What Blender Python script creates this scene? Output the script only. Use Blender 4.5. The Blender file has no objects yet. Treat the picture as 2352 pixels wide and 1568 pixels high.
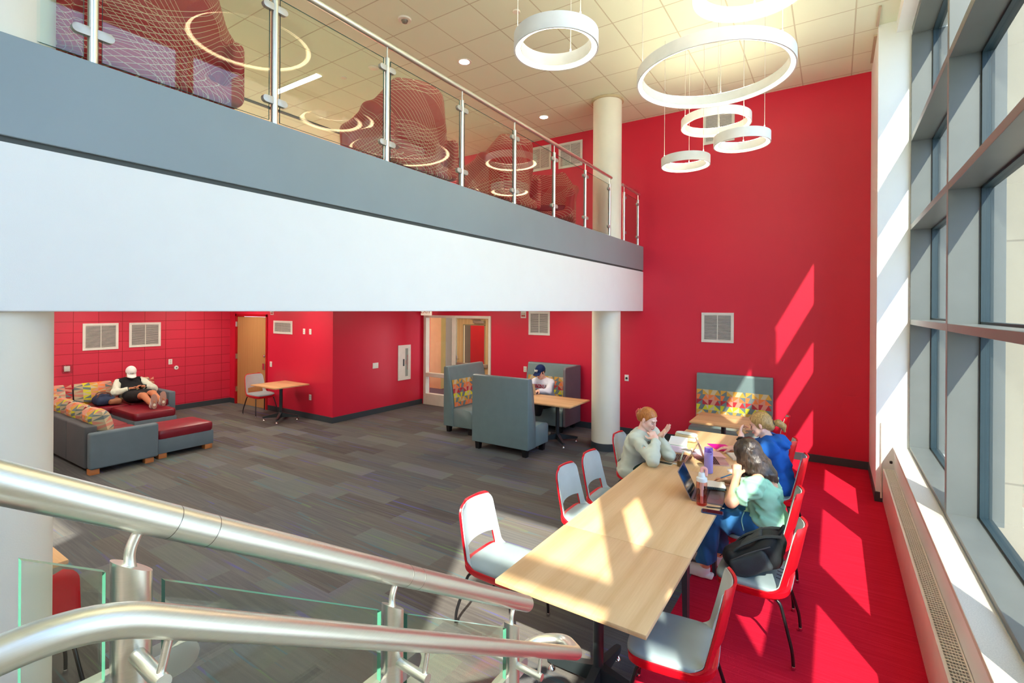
import bpy, bmesh, math, random
import numpy as np
from mathutils import Vector as V, Matrix
PI = math.pi
S = bpy.context.scene
COL = S.collection
random.seed(7)
rng = np.random.default_rng(5)

# ------------------------------------------------------------------ materials
def lin(c):
    c = c / 255.0
    return c / 12.92 if c <= .04045 else ((c + .055) / 1.055) ** 2.4
def rgb(r, g, b): return (lin(r), lin(g), lin(b), 1.0)
class NT:
    def __init__(self, name):
        self.m = bpy.data.materials.new(name); self.m.use_nodes = True
        self.t = self.m.node_tree; self.n = self.t.nodes
        self.b = self.n['Principled BSDF']; self.out = self.n['Material Output']
    def add(self, typ, **kw):
        nd = self.n.new(typ)
        for k, v in kw.items():
            if k in nd.inputs: nd.inputs[k].default_value = v
            else: setattr(nd, k, v)
        return nd
    def link(self, a, b): self.t.links.new(a, b)
    def coord(self, scale=(1, 1, 1), out='Object', rot=(0, 0, 0), loc=(0, 0, 0)):
        tc = self.add('ShaderNodeTexCoord'); mp = self.add('ShaderNodeMapping')
        mp.inputs['Scale'].default_value = scale; mp.inputs['Rotation'].default_value = rot
        mp.inputs['Location'].default_value = loc
        self.link(tc.outputs[out], mp.inputs['Vector']); return mp.outputs['Vector']
    def noise(self, vec, scale, detail=3, rough=.55):
        nd = self.add('ShaderNodeTexNoise'); nd.inputs['Scale'].default_value = scale
        nd.inputs['Detail'].default_value = detail; nd.inputs['Roughness'].default_value = rough
        self.link(vec, nd.inputs['Vector']); return nd.outputs['Fac']
    def ramp(self, fac, stops, interp='LINEAR'):
        r = self.add('ShaderNodeValToRGB'); cr = r.color_ramp; cr.interpolation = interp
        while len(cr.elements) > 1: cr.elements.remove(cr.elements[-1])
        cr.elements[0].position = stops[0][0]; cr.elements[0].color = stops[0][1]
        for p, c in stops[1:]:
            e = cr.elements.new(p); e.color = c
        self.link(fac, r.inputs['Fac']); return r.outputs['Color']
    def mix(self, fac, a, b, blend='MIX'):
        m = self.add('ShaderNodeMix', data_type='RGBA', blend_type=blend)
        for val, idx in ((fac, 0), (a, 6), (b, 7)):
            if hasattr(val, 'is_output'): self.link(val, m.inputs[idx])
            else: m.inputs[idx].default_value = val
        return m.outputs[2]
    def math(self, op, a, b=0.0, c=0.0):
        m = self.add('ShaderNodeMath', operation=op)
        for i, v in enumerate((a, b, c)):
            if hasattr(v, 'is_output'): self.link(v, m.inputs[i])
            else: m.inputs[i].default_value = v
        return m.outputs[0]
    def bump(self, h, dist=.002, strength=.6):
        b = self.add('ShaderNodeBump'); b.inputs['Distance'].default_value = dist
        b.inputs['Strength'].default_value = strength
        self.link(h, b.inputs['Height']); self.link(b.outputs['Normal'], self.b.inputs['Normal'])
    def set(self, **kw):
        for k, v in kw.items(): self.b.inputs[k.replace('_', ' ')].default_value = v
        return self
MATS = {}
def pm(name, col, rough=.5, metal=0.0, var=.05, vs=6.0, bump=0.0, bs=80.0, coat=0.0, sheen=0.0, spec=.5):
    """painted / moulded / woven surface: colour with a little procedural variation"""
    if name in MATS: return MATS[name]
    t = NT(name); c = rgb(*col)
    vec = t.coord()
    n = t.noise(vec, vs)
    lo = tuple(max(0, x * (1 - var)) for x in c[:3]) + (1,); hi = tuple(min(1, x * (1 + var)) for x in c[:3]) + (1,)
    t.link(t.ramp(n, [(.3, lo), (.7, hi)]), t.b.inputs['Base Color'])
    t.set(Roughness=rough, Metallic=metal)
    t.b.inputs['Coat Weight'].default_value = coat
    t.b.inputs['Sheen Weight'].default_value = sheen
    t.b.inputs['Specular IOR Level'].default_value = spec
    if bump: t.bump(t.noise(vec, bs, 4), .0015, bump)
    MATS[name] = t.m
    return t.m
def emit(name, col, strength):
    if name in MATS: return MATS[name]
    t = NT(name); t.set(Base_Color=rgb(*col), Emission_Color=rgb(*col), Emission_Strength=strength, Roughness=.4)
    MATS[name] = t.m; return t.m
def glassm(name, tint=(1, 1, 1), refl=1.0, ior=1.45, base=0.0):
    """thin pane: lets light straight through, mirrors by Fresnel"""
    if name in MATS: return MATS[name]
    t = NT(name)
    tr = t.add('ShaderNodeBsdfTransparent'); tr.inputs['Color'].default_value = (*tint, 1)
    gl = t.add('ShaderNodeBsdfGlossy'); gl.inputs['Roughness'].default_value = 0.0
    fr = t.add('ShaderNodeFresnel'); ge = t.add('ShaderNodeNewGeometry')
    t.link(t.math('MULTIPLY_ADD', ge.outputs['Backfacing'], 1.0 / ior - ior, ior), fr.inputs['IOR'])      # same mirror strength on both faces of the pane
    f = t.math('MULTIPLY_ADD', fr.outputs['Fac'], refl, base)
    mx = t.add('ShaderNodeMixShader'); t.link(f, mx.inputs['Fac'])
    t.link(tr.outputs[0], mx.inputs[1]); t.link(gl.outputs[0], mx.inputs[2])
    t.link(mx.outputs[0], t.out.inputs['Surface']); MATS[name] = t.m; return t.m

# ------------------------------------------------------------------ objects
def tag(o, label=None, cat=None, group=None, kind=None):
    if label: o['label'] = label
    if cat: o['category'] = cat
    if group: o['group'] = group
    if kind: o['kind'] = kind
    return o
def thing(name, label, cat, loc=(0, 0, 0), rz=0.0, group=None):
    o = bpy.data.objects.new(name, None); COL.objects.link(o)
    o.location = loc; o.rotation_euler = (0, 0, rz); o.empty_display_size = .1
    return tag(o, label, cat, group)
def obj(name, bm, m, parent=None, smooth=True, ang=40, label=None):
    me = bpy.data.meshes.new(name)
    if isinstance(bm, bmesh.types.BMesh):
        bmesh.ops.recalc_face_normals(bm, faces=bm.faces[:])
        bm.to_mesh(me); bm.free()
    else:
        vs, fs = bm[0], bm[1]
        me.from_pydata([tuple(map(float, v)) for v in vs], [], [tuple(map(int, f)) for f in fs])
        if len(bm) > 2:
            me.polygons.foreach_set('material_index', [int(i) for i in bm[2]])
    for x in (m if isinstance(m, (list, tuple)) else [m]): me.materials.append(x)
    if smooth:
        me.polygons.foreach_set('use_smooth', [True] * len(me.polygons))
        if ang < 180: me.set_sharp_from_angle(angle=math.radians(ang))
    o = bpy.data.objects.new(name, me); COL.objects.link(o)
    if parent is not None: o.parent = parent
    if label: o['label'] = label
    return o
def structure(name, bm, m, parent=None, smooth=False, **kw):
    o = obj(name, bm, m, parent, smooth, **kw); o['kind'] = 'structure'; return o
def dup(root, loc=None, rz=None, label=None, group=None):
    r = root.copy(); COL.objects.link(r)
    if loc is not None: r.location = loc
    if rz is not None: r.rotation_euler = (0, 0, rz)
    if label: r['label'] = label
    if group: r['group'] = group
    for ch in list(root.children):
        c = ch.copy(); COL.objects.link(c); c.parent = r
        for g in list(ch.children):
            d = g.copy(); COL.objects.link(d); d.parent = c
    return r

# ------------------------------------------------------------------ mesh pieces
def nb(): return bmesh.new()
def box(bm, c, s, bev=0.0, seg=2, rot=None):
    M = Matrix.Translation(V(c)) @ (rot.to_4x4() if rot is not None else Matrix.Identity(4)) @ Matrix.Diagonal((s[0], s[1], s[2], 1))
    r = bmesh.ops.create_cube(bm, size=1.0, matrix=M)
    if bev > 0:
        es = list({e for v in r['verts'] for e in v.link_edges})
        bmesh.ops.bevel(bm, geom=es, offset=min(bev, .49 * min(s)), segments=seg, affect='EDGES', profile=.5, clamp_overlap=True)
    return bm
def b2(bm, lo, hi, bev=0.0, seg=2):
    lo = V(lo); hi = V(hi)
    return box(bm, (lo + hi) / 2, (abs(hi.x - lo.x), abs(hi.y - lo.y), abs(hi.z - lo.z)), bev, seg)
def frame_from(t):
    t = V(t).normalized(); a = V((0, 0, 1)) if abs(t.z) < .9 else V((1, 0, 0))
    u = t.cross(a).normalized(); return t, u, t.cross(u).normalized()
def tube(bm, pts, r, n=12, closed=False, cap=True, sq=1.0):
    pts = [V(p) for p in pts]; N = len(pts)
    rs = r if isinstance(r, (list, tuple)) else [r] * N
    t0 = (pts[1] - pts[0]).normalized(); _, u, w = frame_from(t0); rings = []
    pt = t0
    for i, p in enumerate(pts):
        if closed: t = (pts[(i + 1) % N] - pts[i - 1]).normalized()
        elif i == 0: t = (pts[1] - p).normalized()
        elif i == N - 1: t = (p - pts[i - 1]).normalized()
        else:
            t = ((pts[i + 1] - p).normalized() + (p - pts[i - 1]).normalized()).normalized()
        q = pt.rotation_difference(t); u = (q @ u).normalized(); u = (u - t * u.dot(t)).normalized(); w = t.cross(u); pt = t
        rings.append([bm.verts.new(p + (u * math.cos(2 * PI * k / n) + w * sq * math.sin(2 * PI * k / n)) * rs[i]) for k in range(n)])
    for i in range(N if closed else N - 1):
        a, b = rings[i], rings[(i + 1) % N]
        for k in range(n): bm.faces.new((a[k], a[(k + 1) % n], b[(k + 1) % n], b[k]))
    if cap and not closed:
        bm.faces.new(rings[0][::-1]); bm.faces.new(rings[-1])
    return bm
def bend(pts, r=.03, n=5):
    """round the corners of a polyline"""
    pts = [V(p) for p in pts]; out = [pts[0]]
    for i in range(1, len(pts) - 1):
        a, b, c = pts[i - 1], pts[i], pts[i + 1]
        d1 = (a - b); d2 = (c - b); k = min(r, d1.length * .48, d2.length * .48)
        p1 = b + d1.normalized() * k; p2 = b + d2.normalized() * k
        for j in range(n + 1):
            t = j / n; out.append(p1 * (1 - t) ** 2 + b * 2 * t * (1 - t) + p2 * t * t)
    out.append(pts[-1]); return out
def lathe(bm, prof, n=24, c=(0, 0, 0), M=None):
    """revolve (r, z) profile about z"""
    c = V(c); rings = []
    for r, z in prof:
        ring = []
        for k in range(n):
            p = V((r * math.cos(2 * PI * k / n), r * math.sin(2 * PI * k / n), z))
            ring.append(bm.verts.new((M @ p if M else p) + c))
        rings.append(ring)
    for a, b in zip(rings, rings[1:]):
        for k in range(n): bm.faces.new((a[k], a[(k + 1) % n], b[(k + 1) % n], b[k]))
    bm.faces.new(rings[0][::-1]); bm.faces.new(rings[-1])
    return bm
def ring_lathe(bm, prof, n=64, c=(0, 0, 0)):
    """revolve a closed (r, z) section about z: a hoop"""
    c = V(c); rings = []
    for k in range(n):
        a = 2 * PI * k / n
        rings.append([bm.verts.new(c + V((r * math.cos(a), r * math.sin(a), z))) for r, z in prof])
    m = len(prof)
    for k in range(n):
        a, b = rings[k], rings[(k + 1) % n]
        for j in range(m): bm.faces.new((a[j], a[(j + 1) % m], b[(j + 1) % m], b[j]))
    return bm
def prism(bm, poly, d, M=None, bev=0.0, seg=2):
    """extrude a 2D polygon (x, y) by d along z, then place with M"""
    M = M or Matrix.Identity(4)
    a = [bm.verts.new(M @ V((x, y, 0))) for x, y in poly]; b = [bm.verts.new(M @ V((x, y, d))) for x, y in poly]
    n = len(poly); fs = [bm.faces.new(a[::-1]), bm.faces.new(b)]
    for i in range(n): fs.append(bm.faces.new((a[i], a[(i + 1) % n], b[(i + 1) % n], b[i])))
    if bev:
        es = list({e for v in a + b for e in v.link_edges})
        bmesh.ops.bevel(bm, geom=es, offset=bev, segments=seg, affect='EDGES', profile=.5, clamp_overlap=True)
    return bm
def rrect(w, h, r, n=5):
    out = []
    for cx, cy, a0 in ((w / 2 - r, h / 2 - r, 0), (-w / 2 + r, h / 2 - r, PI / 2), (-w / 2 + r, -h / 2 + r, PI), (w / 2 - r, -h / 2 + r, 1.5 * PI)):
        for k in range(n + 1):
            a = a0 + PI / 2 * k / n; out.append((cx + r * math.cos(a), cy + r * math.sin(a)))
    return out
def loft(bm, rings, cap=True, closed=True):
    R = [[bm.verts.new(V(p)) for p in r] for r in rings]
    for a, b in zip(R, R[1:]):
        n = len(a)
        for k in range(n if closed else n - 1): bm.faces.new((a[k], a[(k + 1) % n], b[(k + 1) % n], b[k]))
    if cap: bm.faces.new(R[0][::-1]); bm.faces.new(R[-1])
    return bm
def solid_grid(bm, P, thick, nrm=None):
    """P[i][j] grid of points -> closed sheet of given thickness (offset along averaged normals)"""
    ni, nj = len(P), len(P[0]); P = [[V(p) for p in r] for r in P]
    def N(i, j):
        a = P[min(i + 1, ni - 1)][j] - P[max(i - 1, 0)][j]; b = P[i][min(j + 1, nj - 1)] - P[i][max(j - 1, 0)]
        return a.cross(b).normalized()
    A = [[bm.verts.new(P[i][j]) for j in range(nj)] for i in range(ni)]
    B = [[bm.verts.new(P[i][j] + N(i, j) * thick) for j in range(nj)] for i in range(ni)]
    for i in range(ni - 1):
        for j in range(nj - 1):
            bm.faces.new((A[i][j], A[i][j + 1], A[i + 1][j + 1], A[i + 1][j]))
            bm.faces.new((B[i][j], B[i + 1][j], B[i + 1][j + 1], B[i][j + 1]))
    for i in range(ni - 1):
        for j in (0, nj - 1): bm.faces.new((A[i][j], A[i + 1][j], B[i + 1][j], B[i][j]))
    for j in range(nj - 1):
        for i in (0, ni - 1): bm.faces.new((A[i][j], A[i][j + 1], B[i][j + 1], B[i][j]))
    return bm
def superell(a, b, n=4.0, N=40):
    out = []
    for k in range(N):
        t = 2 * PI * k / N; c, s = math.cos(t), math.sin(t)
        out.append((a * math.copysign(abs(c) ** (2 / n), c), b * math.copysign(abs(s) ** (2 / n), s)))
    return out
def pad(bm, a, b, z0, z1, n=5.0, dome=.01, edge=.012, c=(0, 0), wf=0.0):
    """upholstered pad with rounded edges and domed top; wf droops the +x edge"""
    rings = []
    for s, z in ((.90, z0), (.985, z0 + edge * .4), (1, z0 + edge), (1, z1 - edge), (.985, z1 - edge * .4), (.95, z1), (.8, z1 + dome * .5), (.45, z1 + dome * .85), (.1, z1 + dome)):
        rings.append([(c[0] + x * s, c[1] + y * s, z - wf * max(0, x * s / a) ** 4) for x, y in superell(a, b, n)])
    return loft(bm, rings)
def pattern_sheet(f, nu, nv, pal, seed=1, sub=1):
    """triangle-patterned upholstery: f(u,v)->point, a palette row per v index; returns (verts, faces, mats)"""
    r = random.Random(seed); vs, fs, ms = [], [], []
    for i in range(nu):
        for j in range(nv):
            u0, u1, v0, v1 = i / nu, (i + 1) / nu, j / nv, (j + 1) / nv
            p = [f(u0, v0), f(u1, v0), f(u1, v1), f(u0, v1)]; row = pal[j % len(pal)]
            um, vm = (u0 + u1) / 2, (v0 + v1) / 2; k = (i + j * 2) % 4; b = len(vs)
            if k == 0:
                vs += p; fs += [(b, b + 1, b + 2), (b, b + 2, b + 3)]; ms += [row[0], row[1]]
            elif k == 1:
                vs += p; fs += [(b, b + 1, b + 3), (b + 1, b + 2, b + 3)]; ms += [row[2], row[0]]
            elif k == 2:
                vs += p + [f(um, v1)]; fs += [(b, b + 1, b + 4), (b, b + 4, b + 3), (b + 1, b + 2, b + 4)]; ms += [row[0], row[2], row[1]]
            else:
                vs += p + [f(u0 + (u1 - u0) * .7, v0), f(u0 + (u1 - u0) * .3, v1)]
                fs += [(b, b + 4, b + 5, b + 3), (b + 4, b + 1, b + 2, b + 5)]; ms += [row[1], row[0]]
    return vs, fs, ms
def text(name, body, size, m, loc, rot, parent=None, depth=.001, align='CENTER', sx=1.0):
    cu = bpy.data.curves.new(name, 'FONT'); cu.body = body; cu.size = size; cu.extrude = depth
    cu.align_x = align; cu.align_y = 'CENTER'
    tmp = bpy.data.objects.new(name, cu); COL.objects.link(tmp)
    dg = bpy.context.evaluated_depsgraph_get(); me = bpy.data.meshes.new_from_object(tmp.evaluated_get(dg))
    bpy.data.objects.remove(tmp); me.materials.clear(); me.materials.append(m)
    if sx != 1.0:
        for v in me.vertices: v.co.x *= sx
    o = bpy.data.objects.new(name, me); COL.objects.link(o)
    o.location = loc; o.rotation_euler = rot
    if parent is not None: o.parent = parent
    return o

# ------------------------------------------------------------------ smooth solids (distance fields -> surface nets)
class Field:
    def __init__(s, lo, hi, h):
        s.lo = np.array(lo, np.float32); s.h = h
        s.n = np.maximum(np.ceil((np.array(hi) - s.lo) / h).astype(int) + 1, 4)
        s.F = np.full(tuple(s.n), .3, np.float32)
    def _sub(s, lo, hi, m):
        i0 = np.clip(np.floor((np.array(lo) - m - s.lo) / s.h).astype(int), 0, s.n - 1)
        i1 = np.clip(np.ceil((np.array(hi) + m - s.lo) / s.h).astype(int) + 1, 1, s.n)
        if np.any(i1 - i0 < 1): return None
        sl = tuple(slice(a, b) for a, b in zip(i0, i1))
        g = [s.lo[k] + s.h * np.arange(i0[k], i1[k], dtype=np.float32) for k in range(3)]
        X = np.stack(np.meshgrid(*g, indexing='ij'), -1); return sl, X
    def _put(s, sl, d, k, op):
        f = s.F[sl]
        if op == 'sub':
            d = -d
            if k > 0:
                h = np.clip(.5 - .5 * (f - d) / k, 0, 1); s.F[sl] = f * (1 - h) + d * h + k * h * (1 - h)
            else: s.F[sl] = np.maximum(f, d)
        elif op == 'int': s.F[sl] = np.maximum(f, d)
        elif k > 0:
            h = np.clip(.5 + .5 * (f - d) / k, 0, 1); s.F[sl] = f * (1 - h) + d * h - k * h * (1 - h)
        else: s.F[sl] = np.minimum(f, d)
        return s
    def cap(s, a, b, ra, rb=None, k=.02, op='add'):
        rb = ra if rb is None else rb; a = np.array(a, np.float32); b = np.array(b, np.float32); R = max(ra, rb)
        q = s._sub(np.minimum(a, b) - R, np.maximum(a, b) + R, k * 1.5 + 3 * s.h)
        if q is None: return s
        sl, X = q; ba = b - a; t = np.clip(((X - a) @ ba) / max(float(ba @ ba), 1e-9), 0, 1)
        d = np.linalg.norm(X - a - t[..., None] * ba, axis=-1) - (ra + (rb - ra) * t)
        return s._put(sl, d.astype(np.float32), k, op)
    def chain(s, pts, rs, k=.015, op='add'):
        for i in range(len(pts) - 1): s.cap(pts[i], pts[i + 1], rs[i], rs[i + 1], k, op)
        return s
    def ell(s, c, r, k=.02, R=None, op='add'):
        c = np.array(c, np.float32); r = np.array(r, np.float32); m = float(r.max())
        q = s._sub(c - m, c + m, k * 1.5 + 3 * s.h)
        if q is None: return s
        sl, X = q; P = X - c
        if R is not None: P = P @ np.array(R, np.float32)      # columns of R = local axes
        k0 = np.linalg.norm(P / r, axis=-1); k1 = np.linalg.norm(P / (r * r), axis=-1)
        d = np.where(k1 > 1e-6, k0 * (k0 - 1) / np.maximum(k1, 1e-6), -float(r.min()))
        return s._put(sl, d.astype(np.float32), k, op)
    def rbox(s, c, r, rad=.01, k=.01, R=None, op='add'):
        c = np.array(c, np.float32); r = np.array(r, np.float32); m = float(np.linalg.norm(r))
        q = s._sub(c - m, c + m, k * 1.5 + 3 * s.h)
        if q is None: return s
        sl, X = q; P = X - c
        if R is not None: P = P @ np.array(R, np.float32)
        w = np.abs(P) - (r - rad); d = np.linalg.norm(np.maximum(w, 0), axis=-1) + np.minimum(w.max(-1), 0) - rad
        return s._put(sl, d.astype(np.float32), k, op)
    def plane(s, p, n, op='int'):
        """keep the half space behind the plane (n points to what is cut away)"""
        g = [s.lo[k] + s.h * np.arange(s.n[k], dtype=np.float32) for k in range(3)]
        X = np.stack(np.meshgrid(*g, indexing='ij'), -1); n = np.array(n, np.float32); n /= np.linalg.norm(n)
        s.F = np.maximum(s.F, ((X - np.array(p, np.float32)) @ n).astype(np.float32)); return s
    def folds(s, amp, freq, axis=(0, 0, 1), seed=0):
        r = np.random.default_rng(seed)
        g = [s.lo[k] + s.h * np.arange(s.n[k], dtype=np.float32) for k in range(3)]
        X, Y, Z = np.meshgrid(*g, indexing='ij'); D = np.zeros_like(s.F)
        for i in range(4):
            v = r.normal(size=3) + 1.5 * np.array(axis); v /= np.linalg.norm(v); ph = r.uniform(0, 6)
            w = r.normal(size=3) * freq * .35
            D += np.sin((X * v[0] + Y * v[1] + Z * v[2]) * freq * r.uniform(.7, 1.5) + ph + 1.3 * np.sin(X * w[0] + Y * w[1] + Z * w[2]))
        D = D / 2.2; D = np.sign(D) * np.abs(D) ** 1.35
        s.F = s.F + (amp * D).astype(np.float32); return s
    def mesh(s):
        F = s.F; F[0], F[-1] = .3, .3; F[:, 0], F[:, -1] = .3, .3; F[:, :, 0], F[:, :, -1] = .3, .3
        I = F < 0; nx, ny, nz = F.shape
        c = np.zeros((nx - 1, ny - 1, nz - 1), np.int8)
        for a in (0, 1):
            for b in (0, 1):
                for d in (0, 1): c += I[a:nx - 1 + a, b:ny - 1 + b, d:nz - 1 + d]
        act = (c > 0) & (c < 8); ids = np.argwhere(act); N = len(ids)
        lut = np.full(act.shape, -1, np.int64); lut[act] = np.arange(N)
        acc = np.zeros((N, 3)); cnt = np.zeros(N)
        for ax in range(3):
            o = [k for k in range(3) if k != ax]
            for a in (0, 1):
                for b in (0, 1):
                    p = ids.copy(); p[:, o[0]] += a; p[:, o[1]] += b; q = p.copy(); q[:, ax] += 1
                    f0 = F[p[:, 0], p[:, 1], p[:, 2]]; f1 = F[q[:, 0], q[:, 1], q[:, 2]]
                    m = (f0 < 0) != (f1 < 0); t = np.where(m, f0 / np.where(m, f0 - f1, 1), 0)
                    pos = p.astype(float); pos[:, ax] += t; acc[m] += pos[m]; cnt[m] += 1
        vs = acc / cnt[:, None] * s.h + s.lo
        quads = []
        for ax in range(3):
            o = [(ax + 1) % 3, (ax + 2) % 3]
            A = np.moveaxis(I, ax, 0); ch = A[:-1] != A[1:]; e = np.argwhere(ch)
            perm = [ax] + [k for k in range(3) if k != ax]
            P = np.zeros_like(e); P[:, perm] = e
            ok = (P[:, o[0]] > 0) & (P[:, o[1]] > 0) & (P[:, o[0]] < F.shape[o[0]] - 1) & (P[:, o[1]] < F.shape[o[1]] - 1)
            P = P[ok]; ins = I[P[:, 0], P[:, 1], P[:, 2]]
            def vid(d0, d1):
                Q = P.copy(); Q[:, o[0]] -= d0; Q[:, o[1]] -= d1; return lut[Q[:, 0], Q[:, 1], Q[:, 2]]
            q = np.stack([vid(0, 0), vid(1, 0), vid(1, 1), vid(0, 1)], 1)
            q[~ins] = q[~ins][:, ::-1]; quads.append(q)
        fs = np.concatenate(quads); fs = fs[(fs >= 0).all(1)]
        return vs, fs
    def build(s, name, m, parent=None, org=(0, 0, 0), relax=1, label=None):
        vs, fs = s.mesh()
        for _ in range(relax):
            acc = np.zeros_like(vs); cnt = np.zeros(len(vs))
            for k in range(4):
                a, b = fs[:, k], fs[:, (k + 1) % 4]
                np.add.at(acc, a, vs[b]); np.add.at(cnt, a, 1)
            vs = vs * .5 + .5 * acc / np.maximum(cnt, 1)[:, None]
        vs = vs - np.array(org)
        me = bpy.data.meshes.new(name)
        me.vertices.add(len(vs)); me.vertices.foreach_set('co', vs.astype(np.float32).ravel())
        me.loops.add(len(fs) * 4); me.loops.foreach_set('vertex_index', fs.astype(np.int32).ravel())
        me.polygons.add(len(fs)); me.polygons.foreach_set('loop_start', np.arange(0, len(fs) * 4, 4, dtype=np.int32))
        me.update(calc_edges=True); me.validate()
        me.polygons.foreach_set('use_smooth', [True] * len(me.polygons))
        for x in (m if isinstance(m, (list, tuple)) else [m]): me.materials.append(x)
        o = bpy.data.objects.new(name, me); COL.objects.link(o)
        if parent is not None: o.parent = parent
        if label: o['label'] = label
        return o
LOWP, UPP, SKY, SUN, EXPO, UPL = 11.5, 28.0, 3.8, 8.5, 0.80, 22.0
# ================================================================== SETTING
H = 2.28
WHITE = pm('white wall paint', (238, 243, 240), .55, var=.008, bump=.15, bs=300)
def red_paint():
    return pm('red wall paint', (212, 32, 62), .42, var=.015, vs=1.5, bump=.15, bs=400)
RED = red_paint()
COLM = pm('column paint', (234, 232, 215), .5, var=.012, bump=.2, bs=180)
BASE = pm('rubber base', (58, 66, 72), .45)
GREYBAND = pm('grey band paint', (136, 152, 156), .33, var=.03, vs=2)
GROOVE = pm('shadow groove', (70, 76, 72), .6)
FRAME = pm('bronze grey frame', (102, 108, 106), .36, var=.06, vs=3)
BEAD = pm('teal gasket', (30, 52, 60), .5)
STEEL = None
def steel():
    t = NT('brushed steel'); vec = t.coord((6, 6, 220))
    n = t.noise(vec, 6, 2)
    t.link(t.ramp(n, [(.3, rgb(226, 229, 222)), (.7, rgb(234, 236, 229))]), t.b.inputs['Base Color'])
    t.set(Metallic=1.0, Roughness=.33); return t.m
STEEL = steel()
CHROME = pm('chrome', (215, 215, 215), .1, 1.0)
def carpet_grey():
    t = NT('grey plank carpet'); v = t.coord()
    br = t.add('ShaderNodeTexBrick', offset=.37, offset_frequency=2, squash=1.0)
    for k, x in (('Scale', 1.0), ('Mortar Size', 0.0), ('Bias', 0.0), ('Brick Width', 1.0), ('Row Height', .25)): br.inputs[k].default_value = x
    br.inputs['Color1'].default_value = (0, 0, 0, 1); br.inputs['Color2'].default_value = (1, 1, 1, 1)
    t.link(v, br.inputs['Vector'])
    base = t.ramp(br.outputs['Color'], [(0, rgb(80, 76, 76)), (.35, rgb(101, 98, 94)), (.65, rgb(90, 91, 94)), (1, rgb(116, 115, 109))])
    # woven stripes along the plank, offset per plank
    sh = t.add('ShaderNodeVectorMath', operation='MULTIPLY_ADD'); t.link(br.outputs['Color'], sh.inputs[0]); sh.inputs[1].default_value = (3.7, 11.3, 0); t.link(v, sh.inputs[2])
    m2 = t.add('ShaderNodeMapping'); m2.inputs['Scale'].default_value = (1.3, 42, 1); t.link(sh.outputs[0], m2.inputs['Vector'])
    n1 = t.noise(m2.outputs[0], 1.0, 2, .6)
    c1 = t.mix(t.math('MULTIPLY', t.ramp(n1, [(.4, (0, 0, 0, 1)), (.68, (1, 1, 1, 1))]), .22), base, rgb(140, 136, 128))
    tint = t.noise(t.coord((.9, .37, 1), loc=(2, 7, 0)), 1.3, 1)
    c1 = t.mix(t.math('MULTIPLY', t.ramp(br.outputs['Color'], [(.80, (0, 0, 0, 1)), (.84, (1, 1, 1, 1))], 'CONSTANT'), .17), c1, t.ramp(tint, [(.35, rgb(72, 112, 120)), (.5, rgb(96, 124, 104)), (.62, rgb(92, 90, 140))]))
    m3 = t.add('ShaderNodeMapping'); m3.inputs['Scale'].default_value = (.85, 26, 1); m3.inputs['Location'].default_value = (4, 2, 0); t.link(sh.outputs[0], m3.inputs['Vector'])
    n2 = t.noise(m3.outputs[0], 1.0, 1, .5)
    hue = t.noise(t.coord((.55, 1.9, 1), loc=(9, 3, 0)), 1.0, 1)
    colr = t.ramp(hue, [(.3, rgb(88, 92, 168)), (.42, rgb(96, 88, 150)), (.5, rgb(70, 120, 132)), (.58, rgb(110, 140, 92)), (.7, rgb(64, 116, 140))], 'CONSTANT')
    c2 = t.mix(t.math('MULTIPLY', t.ramp(n2, [(.62, (0, 0, 0, 1)), (.70, (1, 1, 1, 1))]), .5), c1, colr)
    gr = t.noise(v, 260, 3, .8)
    c3 = t.mix(.7, c2, t.ramp(gr, [(.3, (.25, .25, .25, 1)), (.7, (1, 1, 1, 1))]), 'MULTIPLY')
    c4 = t.mix(1.0, c3, (1.42, 1.42, 1.42, 1), 'MULTIPLY')
    t.link(c4, t.b.inputs['Base Color']); t.set(Roughness=.95); t.b.inputs['Specular IOR Level'].default_value = .1
    t.bump(gr, .004, .5); return t.m
def carpet_red():
    t = NT('red carpet'); v = t.coord((1.5, 60, 1)); n = t.noise(v, 1.2, 3, .6)
    c = t.ramp(n, [(.3, rgb(200, 22, 50)), (.55, rgb(212, 30, 60)), (.75, rgb(222, 42, 72))])
    gr = t.noise(t.coord(), 240, 3, .8)
    c = t.mix(.5, c, t.ramp(gr, [(.3, (.45, .45, .45, 1)), (.7, (1.25, 1.2, 1.2, 1))]), 'MULTIPLY')
    t.link(c, t.b.inputs['Base Color']); t.set(Roughness=.95); t.b.inputs['Specular IOR Level'].default_value = .1
    t.bump(gr, .004, .5); return t.m
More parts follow.
